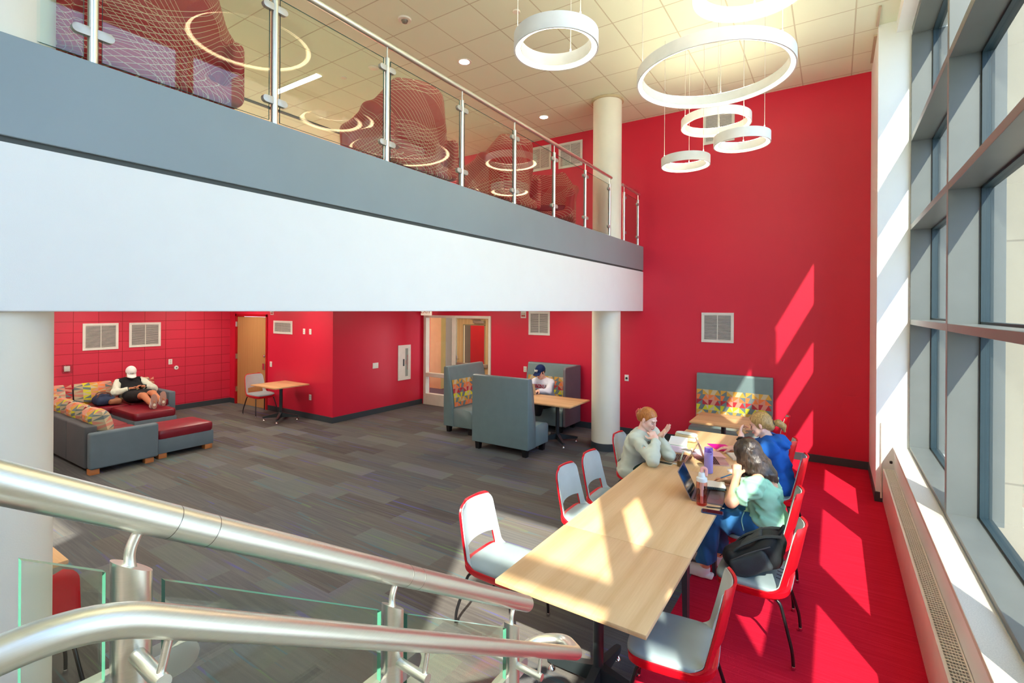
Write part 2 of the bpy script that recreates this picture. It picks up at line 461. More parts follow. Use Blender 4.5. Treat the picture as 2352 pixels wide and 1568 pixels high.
def grid_mat(name, axes, ca, cb, w, h, mortar, mcol, off=(0, 0), rough=.6, bump=.5, spots=0.0):
    """stacked rectangular joints (tiles, blocks, slabs): axes = which object axes run along width / height"""
    t = NT(name); tc = t.add('ShaderNodeTexCoord'); sp = t.add('ShaderNodeSeparateXYZ'); t.link(tc.outputs['Object'], sp.inputs[0])
    cm = t.add('ShaderNodeCombineXYZ')
    t.link(t.math('ADD', sp.outputs[axes[0]], off[0] + 100 * w), cm.inputs[0]); t.link(t.math('ADD', sp.outputs[axes[1]], off[1] + 100 * h), cm.inputs[1])
    br = t.add('ShaderNodeTexBrick', offset=0.0, offset_frequency=2, squash=1.0)
    for k, x in (('Scale', 1.0), ('Mortar Size', mortar), ('Mortar Smooth', .3), ('Bias', 0.0), ('Brick Width', w), ('Row Height', h)): br.inputs[k].default_value = x
    br.inputs['Color1'].default_value = rgb(*ca); br.inputs['Color2'].default_value = rgb(*cb); br.inputs['Mortar'].default_value = rgb(*mcol)
    t.link(cm.outputs[0], br.inputs['Vector'])
    col = br.outputs['Color']; n = t.noise(tc.outputs['Object'], 45, 4, .7)
    if spots: col = t.mix(t.math('MULTIPLY', t.ramp(n, [(.62, (0, 0, 0, 1)), (.7, (1, 1, 1, 1))]), spots), col, rgb(*mcol))
    t.link(col, t.b.inputs['Base Color']); t.set(Roughness=rough)
    hgt = t.math('SUBTRACT', t.math('MULTIPLY', n, .15), br.outputs['Fac']); t.bump(hgt, .008, bump); return t.m
CARPET = carpet_grey(); REDCARPET = carpet_red()
CEIL = grid_mat('ceiling tile', (0, 1), (230, 238, 214), (227, 235, 210), .61, .61, .0085, (198, 196, 168), (2.863, -6.83), .8, .25)
BLOCK = grid_mat('red block wall', (1, 2), (210, 44, 72), (204, 40, 68), .389, .2045, .0045, (150, 4, 24), (-3.292, -.136), .5, .8, .25)
STONE = grid_mat('exterior stone', (0, 2), (150, 145, 128), (146, 141, 124), 7.0, 2.7, .012, (126, 121, 106), (0, -.37), .8, .3)
DARK = pm('dark void', (30, 32, 34), .8)

# --- floors
structure('floor', b2(nb(), (-12.6, -6, -.1), (-1.02, 9.0, 0)), CARPET)
structure('floor', b2(nb(), (-1.02, -6, -.1), (1.1, 9.0, 0)), REDCARPET)
# --- back wall with the door opening cut out (x -8.22..-6.25, z 0..2.12)
Yb = 8.735
bm = nb()
b2(bm, (-12.6, Yb, 2.12), (1.1, Yb + .2, 8)); b2(bm, (-6.25, Yb, 0), (1.1, Yb + .2, 2.12)); b2(bm, (-12.6, Yb, 0), (-8.22, Yb + .2, 2.12))
structure('wall_back', bm, RED)
structure('wall_return', b2(nb(), (-8.48, 6.21, 0), (-8.28, Yb, 2.5)), RED)
bm = nb(); b2(bm, (-12.3, 6.21, 2.08), (-8.48, 6.4, 2.5)); b2(bm, (-10.58, 6.21, 0), (-8.48, 6.4, 2.08)); b2(bm, (-12.3, 6.21, 0), (-11.87, 6.4, 2.08))
structure('wall_recess', bm, RED)
structure('wall_left', b2(nb(), (-12.35, -6, 0), (-12.15, 6.3, 2.5)), BLOCK)
structure('wall_upper_left', b2(b2(nb(), (-12.8, -6, 3.3), (-12.6, Yb, 8)), (-12.8, -6, 2.4), (-12.15, -.6, 3.3)), pm('cream wall paint', (222, 216, 196), .6))
CREAM = pm('cream wall paint', (222, 216, 196), .6)
bm = nb(); b2(bm, (-12.6, -6.2, 0), (1.1, -6, 7.3)); b2(bm, (-12.6, -6.2, 7.78), (1.1, -6, 8)); b2(bm, (-12.6, -6.2, 7.3), (-3.1, -6, 7.78)); b2(bm, (-2.28, -6.2, 7.3), (1.1, -6, 7.78))
structure('wall_front', bm, WHITE)
# --- right: pilaster, knee wall, spandrels
structure('wall_right', b2(nb(), (.425, 7.37, 0), (1.1, Yb, 8)), WHITE)
structure('wall_right_low', b2(nb(), (.60, -6, 0), (1.05, 7.4, .64)), WHITE)
bm = nb(); b2(bm, (.74, .67, 5.53), (1.05, 7.4, 8))
b2(bm, (.597, -1.3, 5.575), (.735, 7.37, 5.76))
# behind the camera: unseen wall, its openings shaped to cast the sun patches
X0, X1 = .735, .79
for y0, y1, z0, z1 in ((-.15, .67, .64, 8), (-.88, -.58, .64, 8), (-6, -3.72, .64, 8), (-3.72, -.88, .64, 4.0), (-3.72, -.88, 7.85, 8), (-.58, -.15, .64, 2.6), (-.58, -.15, 3.70, 4.185), (-.58, -.15, 4.86, 8)):
    b2(bm, (X0, y0, z0), (X1, y1, z1))
structure('wall_right_upper', bm, WHITE)
SUN_OPENINGS = ((-3.72, -.88, 4.0, 7.85), (-.58, -.15, 2.6, 3.70), (-.58, -.15, 4.185, 4.86))
structure('trim_1', b2(nb(), (.585, -6, .64), (.735, 7.37, .675), .004), pm('terrazzo sill', (205, 202, 190), .5, var=.12, vs=160))
# --- ceilings
bm = nb(); b2(bm, (-12.6, -1.3, 5.72), (.60, Yb, 5.9)); structure('ceiling', bm, CEIL)
bm = nb(); b2(bm, (-12.6, -6, 7.95), (.75, -1.25, 8.1)); b2(bm, (-12.6, -1.3, 5.9), (.735, -1.25, 8)); structure('ceiling', bm, WHITE)
bm = nb(); b2(bm, (-12.6, -.5, 2.5), (-3.05, Yb, 2.6)); LOWCEIL = structure('ceiling', bm, pm('low ceiling', (225, 220, 208), .8))
bm = nb(); b2(bm, (.395, 7.6, 5.7), (.425, 8.4, 5.72)); b2(bm, (.40, 6.9, 5.7), (.425, 7.36, 5.72))
structure('trim_2', bm, pm('ceiling edge angle', (190, 176, 150), .6))
structure('trim_6', b2(nb(), (.10, 8.731, .73), (.395, 8.735, 1.037), .001), RED)
# --- balcony
bm = nb(); b2(bm, (-3.05, -.5, 2.255), (-2.89, Yb, 2.962), .006); b2(bm, (-12.6, -.5, 2.6), (-3.05, Yb, 3.3)); b2(bm, (-12.6, -.6, 2.45), (-2.89, -.5, 3.415))
BALC = structure('wall_balcony', bm, WHITE)
structure('trim_3', b2(nb(), (-3.04, -.5, 2.962), (-2.905, Yb, 2.988)), GROOVE)
structure('trim_4', b2(nb(), (-3.05, -.5, 2.988), (-2.89, Yb, 3.415), .004), GREYBAND)
structure('floor', b2(nb(), (-12.6, -.5, 3.3), (-3.05, Yb, 3.38)), pm('upper carpet', (150, 138, 128), .95))
# --- baseboards
def baseboard(side, lo, hi): structure('baseboard_' + side, b2(nb(), lo, hi, .003), BASE)
baseboard('back', (-6.25, Yb - .012, 0), (.425, Yb, .115))
baseboard('return', (-8.28, 6.21, 0), (-8.268, Yb, .115))
baseboard('recess', (-10.52, 6.198, 0), (-8.268, 6.21, .115))
baseboard('recess_left', (-12.15, 6.198, 0), (-11.93, 6.21, .115))
baseboard('left', (-12.15, -6, 0), (-12.138, 6.198, .115))
bm = nb(); b2(bm, (.413, 7.37, 0), (.425, Yb - .012, .115)); b2(bm, (.413, 7.358, 0), (.49, 7.37, .115)); structure('baseboard_right', bm, BASE)
# --- columns
for cy in (.5435, 7.654):
    c = structure('column', lathe(nb(), [(.232, 0), (.232, 5.72)], 64, (-3.15, cy, 0)), COLM, smooth=True)
    structure('baseboard_column', lathe(nb(), [(.240, 0), (.240, .118), (.234, .122)], 64, (-3.15, cy, 0)), BASE, c, smooth=True)
    structure('trim_collar', lathe(nb(), [(.262, 5.685), (.262, 5.719)], 64, (-3.15, cy, 0)), pm('collar', (200, 186, 150), .6), c, smooth=True)
# --- stair the camera looks down from (mostly out of the frame)
bm = nb(); z, y = .155, 1.62
while z < 2.0:
    b2(bm, (-.80, y - .28, z - .05), (.42, y, z), .004); z += .155; y -= .252
for x in (-.79, .41):
    prism(bm, [(1.62, 0), (1.62, .08), (-1.5, 2.0), (-1.5, 1.72), (1.3, 0)], .03, Matrix(((0, 0, 1, x - .015), (1, 0, 0, 0), (0, 1, 0, 0), (0, 0, 0, 1))))
structure('stair', bm, CREAM)

# --- window wall
fins = [7.33, 5.07, 2.87, .67]
XW, XG, XO = .735, .953, 1.065
bm = nb()
for y in fins: b2(bm, (XW, y, .675), (XO, y + .07, 5.5), .003)
for z0, z1 in ((.675, .712), (2.127, 2.187), (3.228, 3.29), (4.255, 4.32), (5.5, 5.56)):
    b2(bm, (XW + .001, .67, z0), (XG + .01, 7.33, z1), .003)
WIN = structure('window_1', bm, FRAME)
PANE = glassm('window pane', (.80, .81, .80), .75)
rows = [(.712, 2.127), (2.187, 3.228), (3.29, 4.255), (4.32, 5.5)]
bays = [(a + .07, b) for a, b in zip(fins[1:], fins[:-1])]
bm = nb()
for y0, y1 in bays:
    for z0, z1 in rows:
        structure('pane', b2(nb(), (XG - .006, y0, z0), (XG + .006, y1, z1)), PANE, WIN)
        for lo, hi in (((XG - .03, y0, z0), (XG + .04, y0 + .022, z1)), ((XG - .03, y1 - .022, z0), (XG + .04, y1, z1)),
                       ((XG - .03, y0, z0), (XG + .04, y1, z0 + .018)), ((XG - .03, y0, z1 - .018), (XG + .04, y1, z1))):
            b2(bm, lo, hi)
structure('glazing_bead', bm, BEAD, WIN)
for y0, y1, z0, z1 in SUN_OPENINGS: structure('pane', b2(nb(), (.757, y0, z0), (.769, y1, z1)), glassm('clear sun opening', (.97, .98, .97), .5), WIN)  # glaze the unseen openings that shape the sun patches
structure('unseen_shade_bar', b2(nb(), (1.2, -4.15, 7.10), (4.5, -4.0, 7.24)), FRAME)  # unseen bar added outside to cast the shade band across the table
W2 = structure('window_unseen', b2(nb(), (-3.1, -6.2, 7.28), (-2.28, -6.0, 7.3)), FRAME)  # unseen opening, placed so the sun makes the far left floor patch
structure('pane', b2(nb(), (-3.1, -6.11, 7.3), (-2.28, -6.10, 7.78)), PANE, W2)
# --- outside: stone wing of the building and the ground
structure('wall_exterior', b2(nb(), (1.1, 7.62, -1), (9, 7.9, 9)), STONE)
structure('ground_outside', b2(nb(), (1.1, -40, -.6), (40, 7.62, -.5)), pm('paving', (182, 176, 160), .9))

# --- recess door
WOOD_DOOR = None
def wood(name, c1, c2, scale, along=0, rough=.45):
    t = NT(name); s = [scale, scale, scale]; s[along] = scale * .07
    v = t.coord(tuple(s)); n = t.noise(v, 1.0, 4, .55)
    w = t.add('ShaderNodeTexWave', wave_type='RINGS', rings_direction='XYZ'[along], bands_direction='Y')
    w.inputs['Scale'].default_value = .55; w.inputs['Distortion'].default_value = 5.5; w.inputs['Detail'].default_value = 2; w.inputs['Detail Scale'].default_value = 1.2
    t.link(v, w.inputs['Vector'])
    s2 = [scale * 9] * 3; s2[along] = scale * .35; fine = t.noise(t.coord(tuple(s2)), 1.0, 3, .6)
    f = t.math('ADD', t.math('ADD', t.math('MULTIPLY', n, .25), t.math('MULTIPLY', w.outputs['Fac'], .28)), t.math('MULTIPLY', fine, .47))
    t.link(t.ramp(f, [(.3, rgb(*c1)), (.7, rgb(*c2))]), t.b.inputs['Base Color'])
    t.set(Roughness=rough); return t.m
MAPLE = wood('maple laminate', (209, 170, 122), (225, 191, 146), 9, 1)
MAPLEX = wood('beech laminate', (203, 158, 108), (219, 179, 130), 9, 0)
DOORW = wood('oak door', (176, 130, 78), (190, 144, 92), 10, 2)
D1 = structure('door_1', b2(nb(), (-11.84, 6.225, .01), (-10.615, 6.27, 2.06), .002), DOORW)
bm = nb()
b2(bm, (-11.9, 6.195, 0), (-11.845, 6.24, 2.12)); b2(bm, (-10.61, 6.195, 0), (-10.55, 6.24, 2.12)); b2(bm, (-11.9, 6.195, 2.065), (-10.55, 6.24, 2.12))
structure('door_frame', bm, pm('red door frame', (176, 10, 24), .35), D1)
for z in (.35, 1.12, 1.88): structure('hinge', b2(nb(), (-11.875, 6.185, z - .06), (-11.835, 6.225, z + .06), .003), CHROME, D1)
structure('deadbolt', lathe(nb(), [(.028, 0), (.028, .015), (.018, .03)], 20, (-10.70, 6.225, 1.19), Matrix.Rotation(PI / 2, 3, 'X')), CHROME, D1, smooth=True)
structure('door_pull', b2(nb(), (-10.75, 6.2, .88), (-10.66, 6.225, 1.02), .006), CHROME, D1)

# --- glazed door unit in the back wall, with the corridor behind it
ALU = pm('white door frame', (226, 222, 206), .4)
OAK = wood('pale oak', (206, 166, 108), (220, 184, 128), 10, 2)
bm = nb(); y0, y1 = Yb - .03, Yb + .1
for lo, hi in (((-8.215, 0, 0), (-8.14, 0, 2.12)), ((-7.34, 0, 0), (-7.225, 0, 2.12)), ((-6.31, 0, 0), (-6.25, 0, 2.12)), ((-8.14, 0, 2.06), (-7.34, 0, 2.12)), ((-7.225, 0, 2.06), (-6.31, 0, 2.12)),
               ((-8.14, 0, .66), (-7.34, 0, .75)), ((-8.14, 0, 0), (-7.34, 0, .26))):
    b2(bm, (lo[0], y0, lo[2]), (hi[0], y1, hi[2]), .004)
D2 = structure('door_2', bm, ALU)
DG = glassm('door pane', (.96, .95, .9), .45)
structure('pane', b2(nb(), (-8.14, Yb + .03, .26), (-7.34, Yb + .036, 2.06)), DG, D2)
bm = nb(); b2(bm, (-7.22, Yb + .02, .01), (-7.035, Yb + .065, 2.055)); b2(bm, (-6.437, Yb + .02, .01), (-6.313, Yb + .065, 2.055)); b2(bm, (-7.035, Yb + .02, 1.915), (-6.437, Yb + .065, 2.055)); b2(bm, (-7.035, Yb + .02, .01), (-6.437, Yb + .065, .3))
LEAF = structure('door_leaf', bm, OAK, D2)
structure('pane', b2(nb(), (-7.035, Yb + .04, .3), (-6.437, Yb + .046, 1.915)), DG, LEAF)
bm = nb(); b2(bm, (-7.045, Yb + .012, .29), (-7.025, Yb + .02, 1.925)); b2(bm, (-6.447, Yb + .012, .29), (-6.427, Yb + .02, 1.925)); b2(bm, (-7.045, Yb + .012, 1.905), (-6.427, Yb + .02, 1.925))
structure('glazing_frame', bm, pm('door vision frame', (150, 136, 96), .5), LEAF)
bm = nb(); b2(bm, (-6.72, Yb - .05, 1.95), (-6.42, Yb + .02, 2.02), .008); tube(bm, [(-6.5, Yb - .04, 2.03), (-6.62, Yb - .14, 2.04), (-6.8, Yb - .04, 2.05)], .01, 8)
structure('door_closer', bm, pm('closer metal', (178, 164, 140), .35, .6), LEAF)
bm = nb(); b2(bm, (-7.2, Yb - .03, .98), (-6.34, Yb + .0, 1.06), .01); structure('push_bar', bm, pm('closer metal', (178, 164, 140), .35, .6), LEAF)
structure('door_lever', tube(nb(), bend([(-7.17, Yb + .02, 1.13), (-7.17, Yb - .05, 1.13), (-7.17, Yb - .05, 1.22)], .02), .012, 10), CHROME, LEAF, smooth=True)
CORY = pm('corridor yellow wall', (214, 198, 122), .6)
bm = nb(); b2(bm, (-10.6, Yb + .2, -.05), (-5.2, 12, 0)); structure('floor_corridor', bm, pm('corridor carpet', (92, 70, 62), .95))
structure('wall_corridor', b2(nb(), (-10.6, 10.6, 0), (-9.33, 10.8, 2.6)), CORY)
structure('wall_corridor_back', b2(nb(), (-10.2, 11.6, 0), (-5.2, 11.8, 2.6)), pm('corridor brown panel', (112, 82, 62), .4))
structure('wall_corridor_right', b2(nb(), (-8.04, 10.3, 0), (-5.4, 10.5, 2.6)), pm('corridor red wall', (188, 30, 26), .5))
structure('ceiling_corridor', b2(nb(), (-10.2, Yb + .2, 2.5), (-5.2, 11.8, 2.6)), CREAM)
# ================================================================== FURNITURE
PLAST_RED = pm('red shell plastic', (214, 16, 34), .32, var=.03)
LINER = pm('pale grey liner', (192, 202, 200), .5)
CUSH = pm('grey seat vinyl', (150, 168, 172), .42, bump=.1, bs=500)
BLACK = pm('black tube', (28, 27, 29), .3)
BLACKP = pm('black powder coat', (44, 52, 54), .35)
WOODEDGE = pm('table edge', (222, 190, 140), .45)

def hw(z, zb=.42, zt=.845):
    """half width of the chair back at height z, rounded at the top corners"""
    w = .222 - .03 * (z - zb) / (zt - zb); r = .075; k = z - (zt - r)
    if k > 0: w -= r * (1 - math.sqrt(max(0, 1 - (k / r) ** 2))) * .9
    return w
def back_pt(u, z):
    t = (z - .42) / .425
    return V((-.205 - .012 * t - .075 * t ** 2 + .055 * u * u * (1 - .25 * t) - .02 * math.sin(t * PI), u * hw(z), z))
def chair_back(bm, thick, off=0.0, inset=0.0):
    zs = [.845 - inset - (.845 - inset - .55) * i / 16 for i in range(17)]
    us = [-1 + 2 * j / 20 for j in range(21)]
    up = []
    for i, z in enumerate(zs):
        row = []
        for u in us:
            zz = z
            if i >= 12: zz = z + (i - 12) / 4 * (.02 * (1 - abs(u) ** 3) - .005)          # arched lower edge
            p = back_pt(u * (1 - inset * 1.5), zz); p.x += off; row.append(p)
        up.append(row)
    solid_grid(bm, up, thick)
    for s in (-1, 1):                                                                     # side posts down to the seat
        g = []
        for i in range(13):
            z = .575 - (.575 - .425) * i / 12; row = []
            for j in range(6):
                u = s * (.74 + (.26 - inset * 1.5) * j / 5 + .10 * max(0, (i - 8) / 4) ** 2 * (1 - j / 5) * -1)
                p = back_pt(u, z); p.x += off + .10 * max(0, (i - 7) / 5) ** 2 * (j / 5); row.append(p)
            g.append(row)
        solid_grid(bm, g, thick * s)
    return bm
def make_chair(label):
    t = thing('stacking_chair', label, 'chair')
    obj('back_shell', chair_back(nb(), -.013, -.004, -.004), PLAST_RED, t)
    obj('back_liner', chair_back(nb(), .006, .0, .007), LINER, t)
    bm = nb(); rings = []
    for s, z in ((.6, .376), (.92, .380), (.99, .398), (1.0, .432), (.97, .436)):
        rings.append([(.005 + x * s, y * s, z + .03 * max(0, -x / .225) ** 3 - .012 * max(0, x / .225) ** 3) for x, y in superell(.232, .230, 5)])
    obj('seat_shell', loft(bm, rings), PLAST_RED, t)
    obj('seat_cushion', pad(nb(), .236, .224, .424, .460, 4.2, .012, .012, (.008, 0), .014), CUSH, t)
    for s in (-1, 1):
        for f in (-1, 1):
            lg = obj('leg', tube(nb(), bend([(f * .03, s * .165, .395), (f * .165, s * .19, .39), (f * .245, s * .235, .105), (f * .25, s * .235, .018)], .045), .0105, 10), BLACK, t)
            obj('glide', lathe(nb(), [(.012, 0), (.014, .004), (.013, .02), (.0115, .024)], 12, (f * .25, s * .235, 0)), CHROME, lg)
    return t
ch = make_chair('red and grey chair left of the near table end, its back and seat in sun')
ch.location = (-2.02, 2.99, 0); ch['group'] = 'chairs at the long table'
chairs = [
 ((-1.80, 4.06, 0), 0, 'red and grey empty chair, nearer of two side by side left of the tables', 'chairs at the long table'),
 ((-1.79, 4.57, 0), 0, 'red and grey empty chair between another empty chair and the red-haired woman', 'chairs at the long table'),
 ((-1.83, 5.46, 0), 0, 'red and grey chair under the red-haired woman in the pale sweatshirt', 'chairs at the long table'),
 ((-.73, 2.80, 0), PI + .12, 'red and grey empty chair nearest the camera on the red carpet', 'chairs at the long table'),
 ((-.45, 3.85, 0), PI - .03, 'red and grey chair with a black backpack on its seat', 'chairs at the long table'),
 ((-.50, 4.55, 0), PI, 'red and grey chair under the dark-haired woman in the mint top', 'chairs at the long table'),
 ((-.51, 5.65, 0), PI, 'red and grey chair under the woman in the blue hoodie', 'chairs at the long table'),
 ((-.64, 6.30, 0), PI, 'red and grey empty chair just beyond the woman in the blue hoodie', 'chairs at the long table'),
 ((-.80, 7.66, 0), PI, 'red and grey empty chair at the small table in front of the wall bench', None),
 ((-3.76, .80, 0), PI - .08, 'red and grey chair behind the left white column, its red back toward the camera', None),
 ((-10.24, 5.87, 0), 0, 'grey-backed chair at the small table beside the wooden door', None)]
for loc, rz, lab, grp in chairs:
    c = dup(ch, loc, rz, lab, grp)
    if grp is None and 'group' in c: del c['group']

# ------------------------------------------------ tables
def star_base(t, cx, cy, arm=.33, col=.032, h=.71, arms=4, rot=0.0):
    c = obj('column', lathe(nb(), [(col, .05), (col, h)], 24, (cx, cy, 0)), BLACKP, t)
    obj('top_plate', box(nb(), (cx, cy, h), (.26, .26, .012), .004), BLACKP, t)
    for k in range(arms):
        a = rot + k * 2 * PI / arms; d = V((math.cos(a), math.sin(a), 0)); s = V((-d.y, d.x, 0))
        rings = []
        for q, w, z0, z1 in ((.01, .026, .055, .16), (.10, .025, .055, .135), (arm - .03, .021, .048, .085), (arm, .015, .05, .08)):
            p = V((cx, cy, 0)) + d * q
            rings.append([p + s * w + V((0, 0, z0)), p + s * w + V((0, 0, z1)), p - s * w + V((0, 0, z1)), p - s * w + V((0, 0, z0))])
        bm = nb(); loft(bm, rings); a_ = obj('foot_arm', bm, BLACKP, t, ang=30)
        p = V((cx, cy, 0)) + d * (arm - .025)
        obj('glide', lathe(nb(), [(.026, 0), (.024, .006), (.010, .022), (.006, .026), (.006, .05)], 16, (p.x, p.y, 0)), CHROME, a_)
def table_top(t, lx, ly, m, c=(0, 0)):
    bm = nb(); box(bm, (c[0], c[1], .7275), (lx, ly, .025), .004, 2); o = obj('tabletop', bm, m, t, ang=30)
    return o
LT = [((-1.175, 2.735), (.875, .862)), ((-1.175, 4.035), (.868, 1.732)), ((-1.165, 5.742), (.86, 1.676))]
labs = ['square wooden table forming the near end of the long row, half in sun', 'long wooden table in the middle of the row, a patch of sun on its top', 'long wooden table at the far end of the row, covered in study papers']
for i, ((cx, cy), (lx, ly)) in enumerate(LT):
    t = thing('study_table', labs[i], 'table', (cx, cy, 0), 0, 'tables pushed together in a row')
    table_top(t, lx, ly, MAPLE)
    if i == 0: star_base(t, 0, .03, .34)
    else:
        for sx in (-1, 1):
            for sy in (-1, 1):
                bm = nb(); rings = []
                for z, w, ox in ((.71, .045, 0), (.4, .038, .02), (.0, .028, .045)):
                    p = V((sx * (.30 + ox * .5), sy * (ly / 2 - .42 + ox), z)); rings.append([p + V((-w * .5, -w, 0)), p + V((w * .5, -w, 0)), p + V((w * .5, w, 0)), p + V((-w * .5, w, 0))])
                loft(bm, rings[::-1]); obj('leg', bm, BLACKP, t, ang=30)
        obj('under_frame', box(nb(), (0, 0, .70), (.62, ly - .75, .03), .004), BLACKP, t)
t = thing('booth_table', 'wooden table between the high-backed grey benches', 'table', (-4.02, 7.375, 0))
table_top(t, 1.08, .77, MAPLEX); star_base(t, .05, .14, .36, rot=PI / 4)
t = thing('cafe_table', 'small wooden table in front of the patterned wall bench', 'table', (-1.30, 7.45, 0))
table_top(t, .76, .76, MAPLEX); star_base(t, 0, 0, .33, rot=PI / 4)
t = thing('cafe_table', 'small wooden table beside the grey-backed chair and the wooden door', 'table', (-9.30, 5.74, 0))
table_top(t, .84, .74, MAPLEX); star_base(t, -.10, .08, .34, rot=PI / 4)

t = thing('cafe_table', 'wooden table behind the left white column, mostly hidden', 'table', (-4.32, .66, 0))
table_top(t, .86, .76, MAPLEX); star_base(t, 0, 0, .33, rot=PI / 4)

# ------------------------------------------------ upholstery pattern
PATC = [pm('pattern ' + n, c, .7, bump=.2, bs=600) for n, c in (('stone', (196, 182, 148)), ('grey', (104, 120, 122)), ('orange', (226, 122, 62)), ('ochre', (206, 156, 62)),
        ('crimson', (176, 38, 48)), ('lime', (208, 204, 44)), ('rose', (206, 140, 120)))]
PALB = [(2, 1, 6), (3, 1, 0), (5, 1, 0), (4, 6, 1), (2, 1, 6), (3, 0, 1)]
def flip(p): return p[::-1]
VINYL = pm('grey booth vinyl', (112, 134, 136), .36, bump=.12, bs=350)
VINYLD = pm('grey booth side fabric', (112, 108, 114), .7, bump=.3, bs=600)
BLK = pm('black foot', (20, 20, 22), .4)

def booth(label, loc, rz, W=1.08, panel=None, group='high-backed booth benches'):
    """local: faces +y, back plane at y=0, width along x"""
    t = thing('booth_bench', label, 'bench', loc, rz, group)
    prof = [(.0, .12), (.24, .12), (.225, .5), (.15, 1.0), (.115, 1.185), (.10, 1.21), (.02, 1.21), (.0, 1.19)]
    M = Matrix(((0, 0, 1, -W / 2), (1, 0, 0, 0), (0, 1, 0, 0), (0, 0, 0, 1)))
    obj('backrest', prism(nb(), prof, W, M, .018, 3), VINYL, t, ang=50)
    sp = [(.20, .12), (.655, .12), (.66, .38), (.645, .42), (.60, .445), (.45, .46), (.20, .455)]
    M2 = Matrix(((0, 0, 1, -W / 2 + .012), (1, 0, 0, 0), (0, 1, 0, 0), (0, 0, 0, 1)))
    obj('seat', prism(nb(), sp, W - .024, M2, .016, 3), VINYL, t, ang=50)
    def f(u, v):
        z = .47 + v * .49; y = .228 - .075 * max(0, (z - .5) / .5) ** 1.15 + .006
        return V((-W / 2 + .045 + u * (W - .09), y, z))
    vs, fs, ms = pattern_sheet(f, 10, 6, PALB, 3)
    obj('patterned_panel', (vs, [x[::-1] for x in fs], ms), PATC, t, smooth=False)
    for x in (-W / 2 + .09, W / 2 - .09):
        for y in (.07, .58):
            bm = nb(); loft(bm, [[(x - a, y - a, z), (x + a, y - a, z), (x + a, y + a, z), (x - a, y + a, z)] for z, a in ((0, .034), (.125, .042))]); obj('leg', bm, BLK, t, ang=30)
    if panel:
        prof2 = [(.0, .12), (.64, .12), (.66, .14), (.66, 1.17), (.63, 1.21), (.02, 1.21), (0, 1.19)]
        x0 = W / 2 if panel > 0 else -W / 2 - .05
        M3 = Matrix(((0, 0, 1, x0), (1, 0, 0, 0), (0, 1, 0, 0), (0, 0, 0, 1)))
        obj('side_panel', prism(nb(), prof2, .05, M3, .014, 3), VINYLD, t, ang=50)
    return t
booth('grey high-backed booth bench nearest the camera, seen from behind', (-4.42, 6.40, 0), 0)
booth('grey booth bench with patterned back set sideways by the glazed door', (-6.06, 7.50, 0), -PI / 2)
booth('grey booth bench with a side panel against the wall, man seated on it', (-4.68, 8.70, 0), PI, panel=-1)
# wall bench, taller patterned back, no booth sides
t = thing('wall_bench', 'grey bench with a wide patterned back against the red wall below the vent', 'bench', (-1.365, 8.725, 0), PI)
W = 1.14
M = Matrix(((0, 0, 1, -W / 2), (1, 0, 0, 0), (0, 1, 0, 0), (0, 0, 0, 1)))
obj('backrest', prism(nb(), [(0, .12), (.13, .12), (.13, .5), (.085, 1.2), (.07, 1.23), (.01, 1.23), (0, 1.21)], W, M, .016, 3), VINYL, t, ang=50)
obj('seat', prism(nb(), [(.11, .12), (.66, .12), (.665, .38), (.65, .42), (.60, .445), (.11, .455)], W, M, .016, 3), VINYL, t, ang=50)
vs, fs, ms = pattern_sheet(lambda u, v: V((-W / 2 + .01 + u * (W - .02), .134 - .05 * max(0, (.47 + v * .49 - .5) / .7) + .003, .47 + v * .495)), 12, 6, PALB, 4)
obj('patterned_panel', (vs, [x[::-1] for x in fs], ms), PATC, t, smooth=False)
for x in (-W / 2 + .09, W / 2 - .09):
    for y in (.07, .58): obj('leg', box(nb(), (x, y, .062), (.07, .07, .125), .004), BLK, t)

# ------------------------------------------------ sofas in the corner
SGREY = pm('blue grey sofa fabric', (98, 114, 124), .75, bump=.35, bs=500)
SDARK = pm('dark sofa fabric', (78, 80, 84), .8, bump=.35, bs=500)
MAROON = pm('maroon leather', (124, 20, 38), .34, var=.08, vs=8, bump=.2, bs=120)
FOOTW = pm('orange wood foot', (186, 118, 66), .5)
PALS = [(0, 6, 1), (5, 1, 0), (3, 6, 0), (2, 6, 0), (6, 0, 1), (4, 6, 1), (5, 0, 1)]
def cushion_pad(lo, hi, r=.035, puff=.012):
    """boxy seat cushion with soft edges"""
    lo, hi = V(lo), V(hi); c = (lo + hi) / 2; s = hi - lo; rings = []
    for f, z in ((.97, 0), (1.0, .18), (1.005, .5), (1.0, .82), (.975, .95), (.9, 1.0), (.5, 1.06), (.05, 1.07)):
        rings.append([(c.x + x, c.y + y, lo.z + (z if z <= 1 else 1 + (z - 1)) * s.z) for x, y in superell(s.x / 2 * f, s.y / 2 * f, 14, 56)])
    return loft(nb(), rings)
def back_cushion(c, w, h, d, face, seed, lean=.12):
    """patterned back cushion; face = unit direction it faces; returns sheet data for a plump pillow"""
    f = V(face); s = V((-f.y, f.x, 0)); up = (V((0, 0, 1)) - f * lean).normalized(); fd = s.cross(up).normalized() * -1
    if fd.dot(f) < 0: fd = -fd
    c = V(c)
    def mk(sign):
        def g(u, v):
            a, b = 2 * u - 1, 2 * v - 1
            k = max(0, (1 - abs(a) ** 3.5)) ** .5 * max(0, (1 - abs(b) ** 3.5)) ** .5
            return c + s * (a * w / 2 * (1 - .03 * b * b)) + up * (b * h / 2 * (1 - .03 * a * a)) + fd * (sign * d / 2 * k)
        return g
    vs, fs, ms = pattern_sheet(lambda u, v: mk(1)(v, u), 7, 6, PALS, seed)
    v2, f2, m2 = pattern_sheet(lambda u, v: mk(-1)(v, u), 7, 6, PALS, seed + 1)
    n = len(vs); return vs + v2, fs + [tuple(i + n for i in x[::-1]) for x in f2], ms + m2
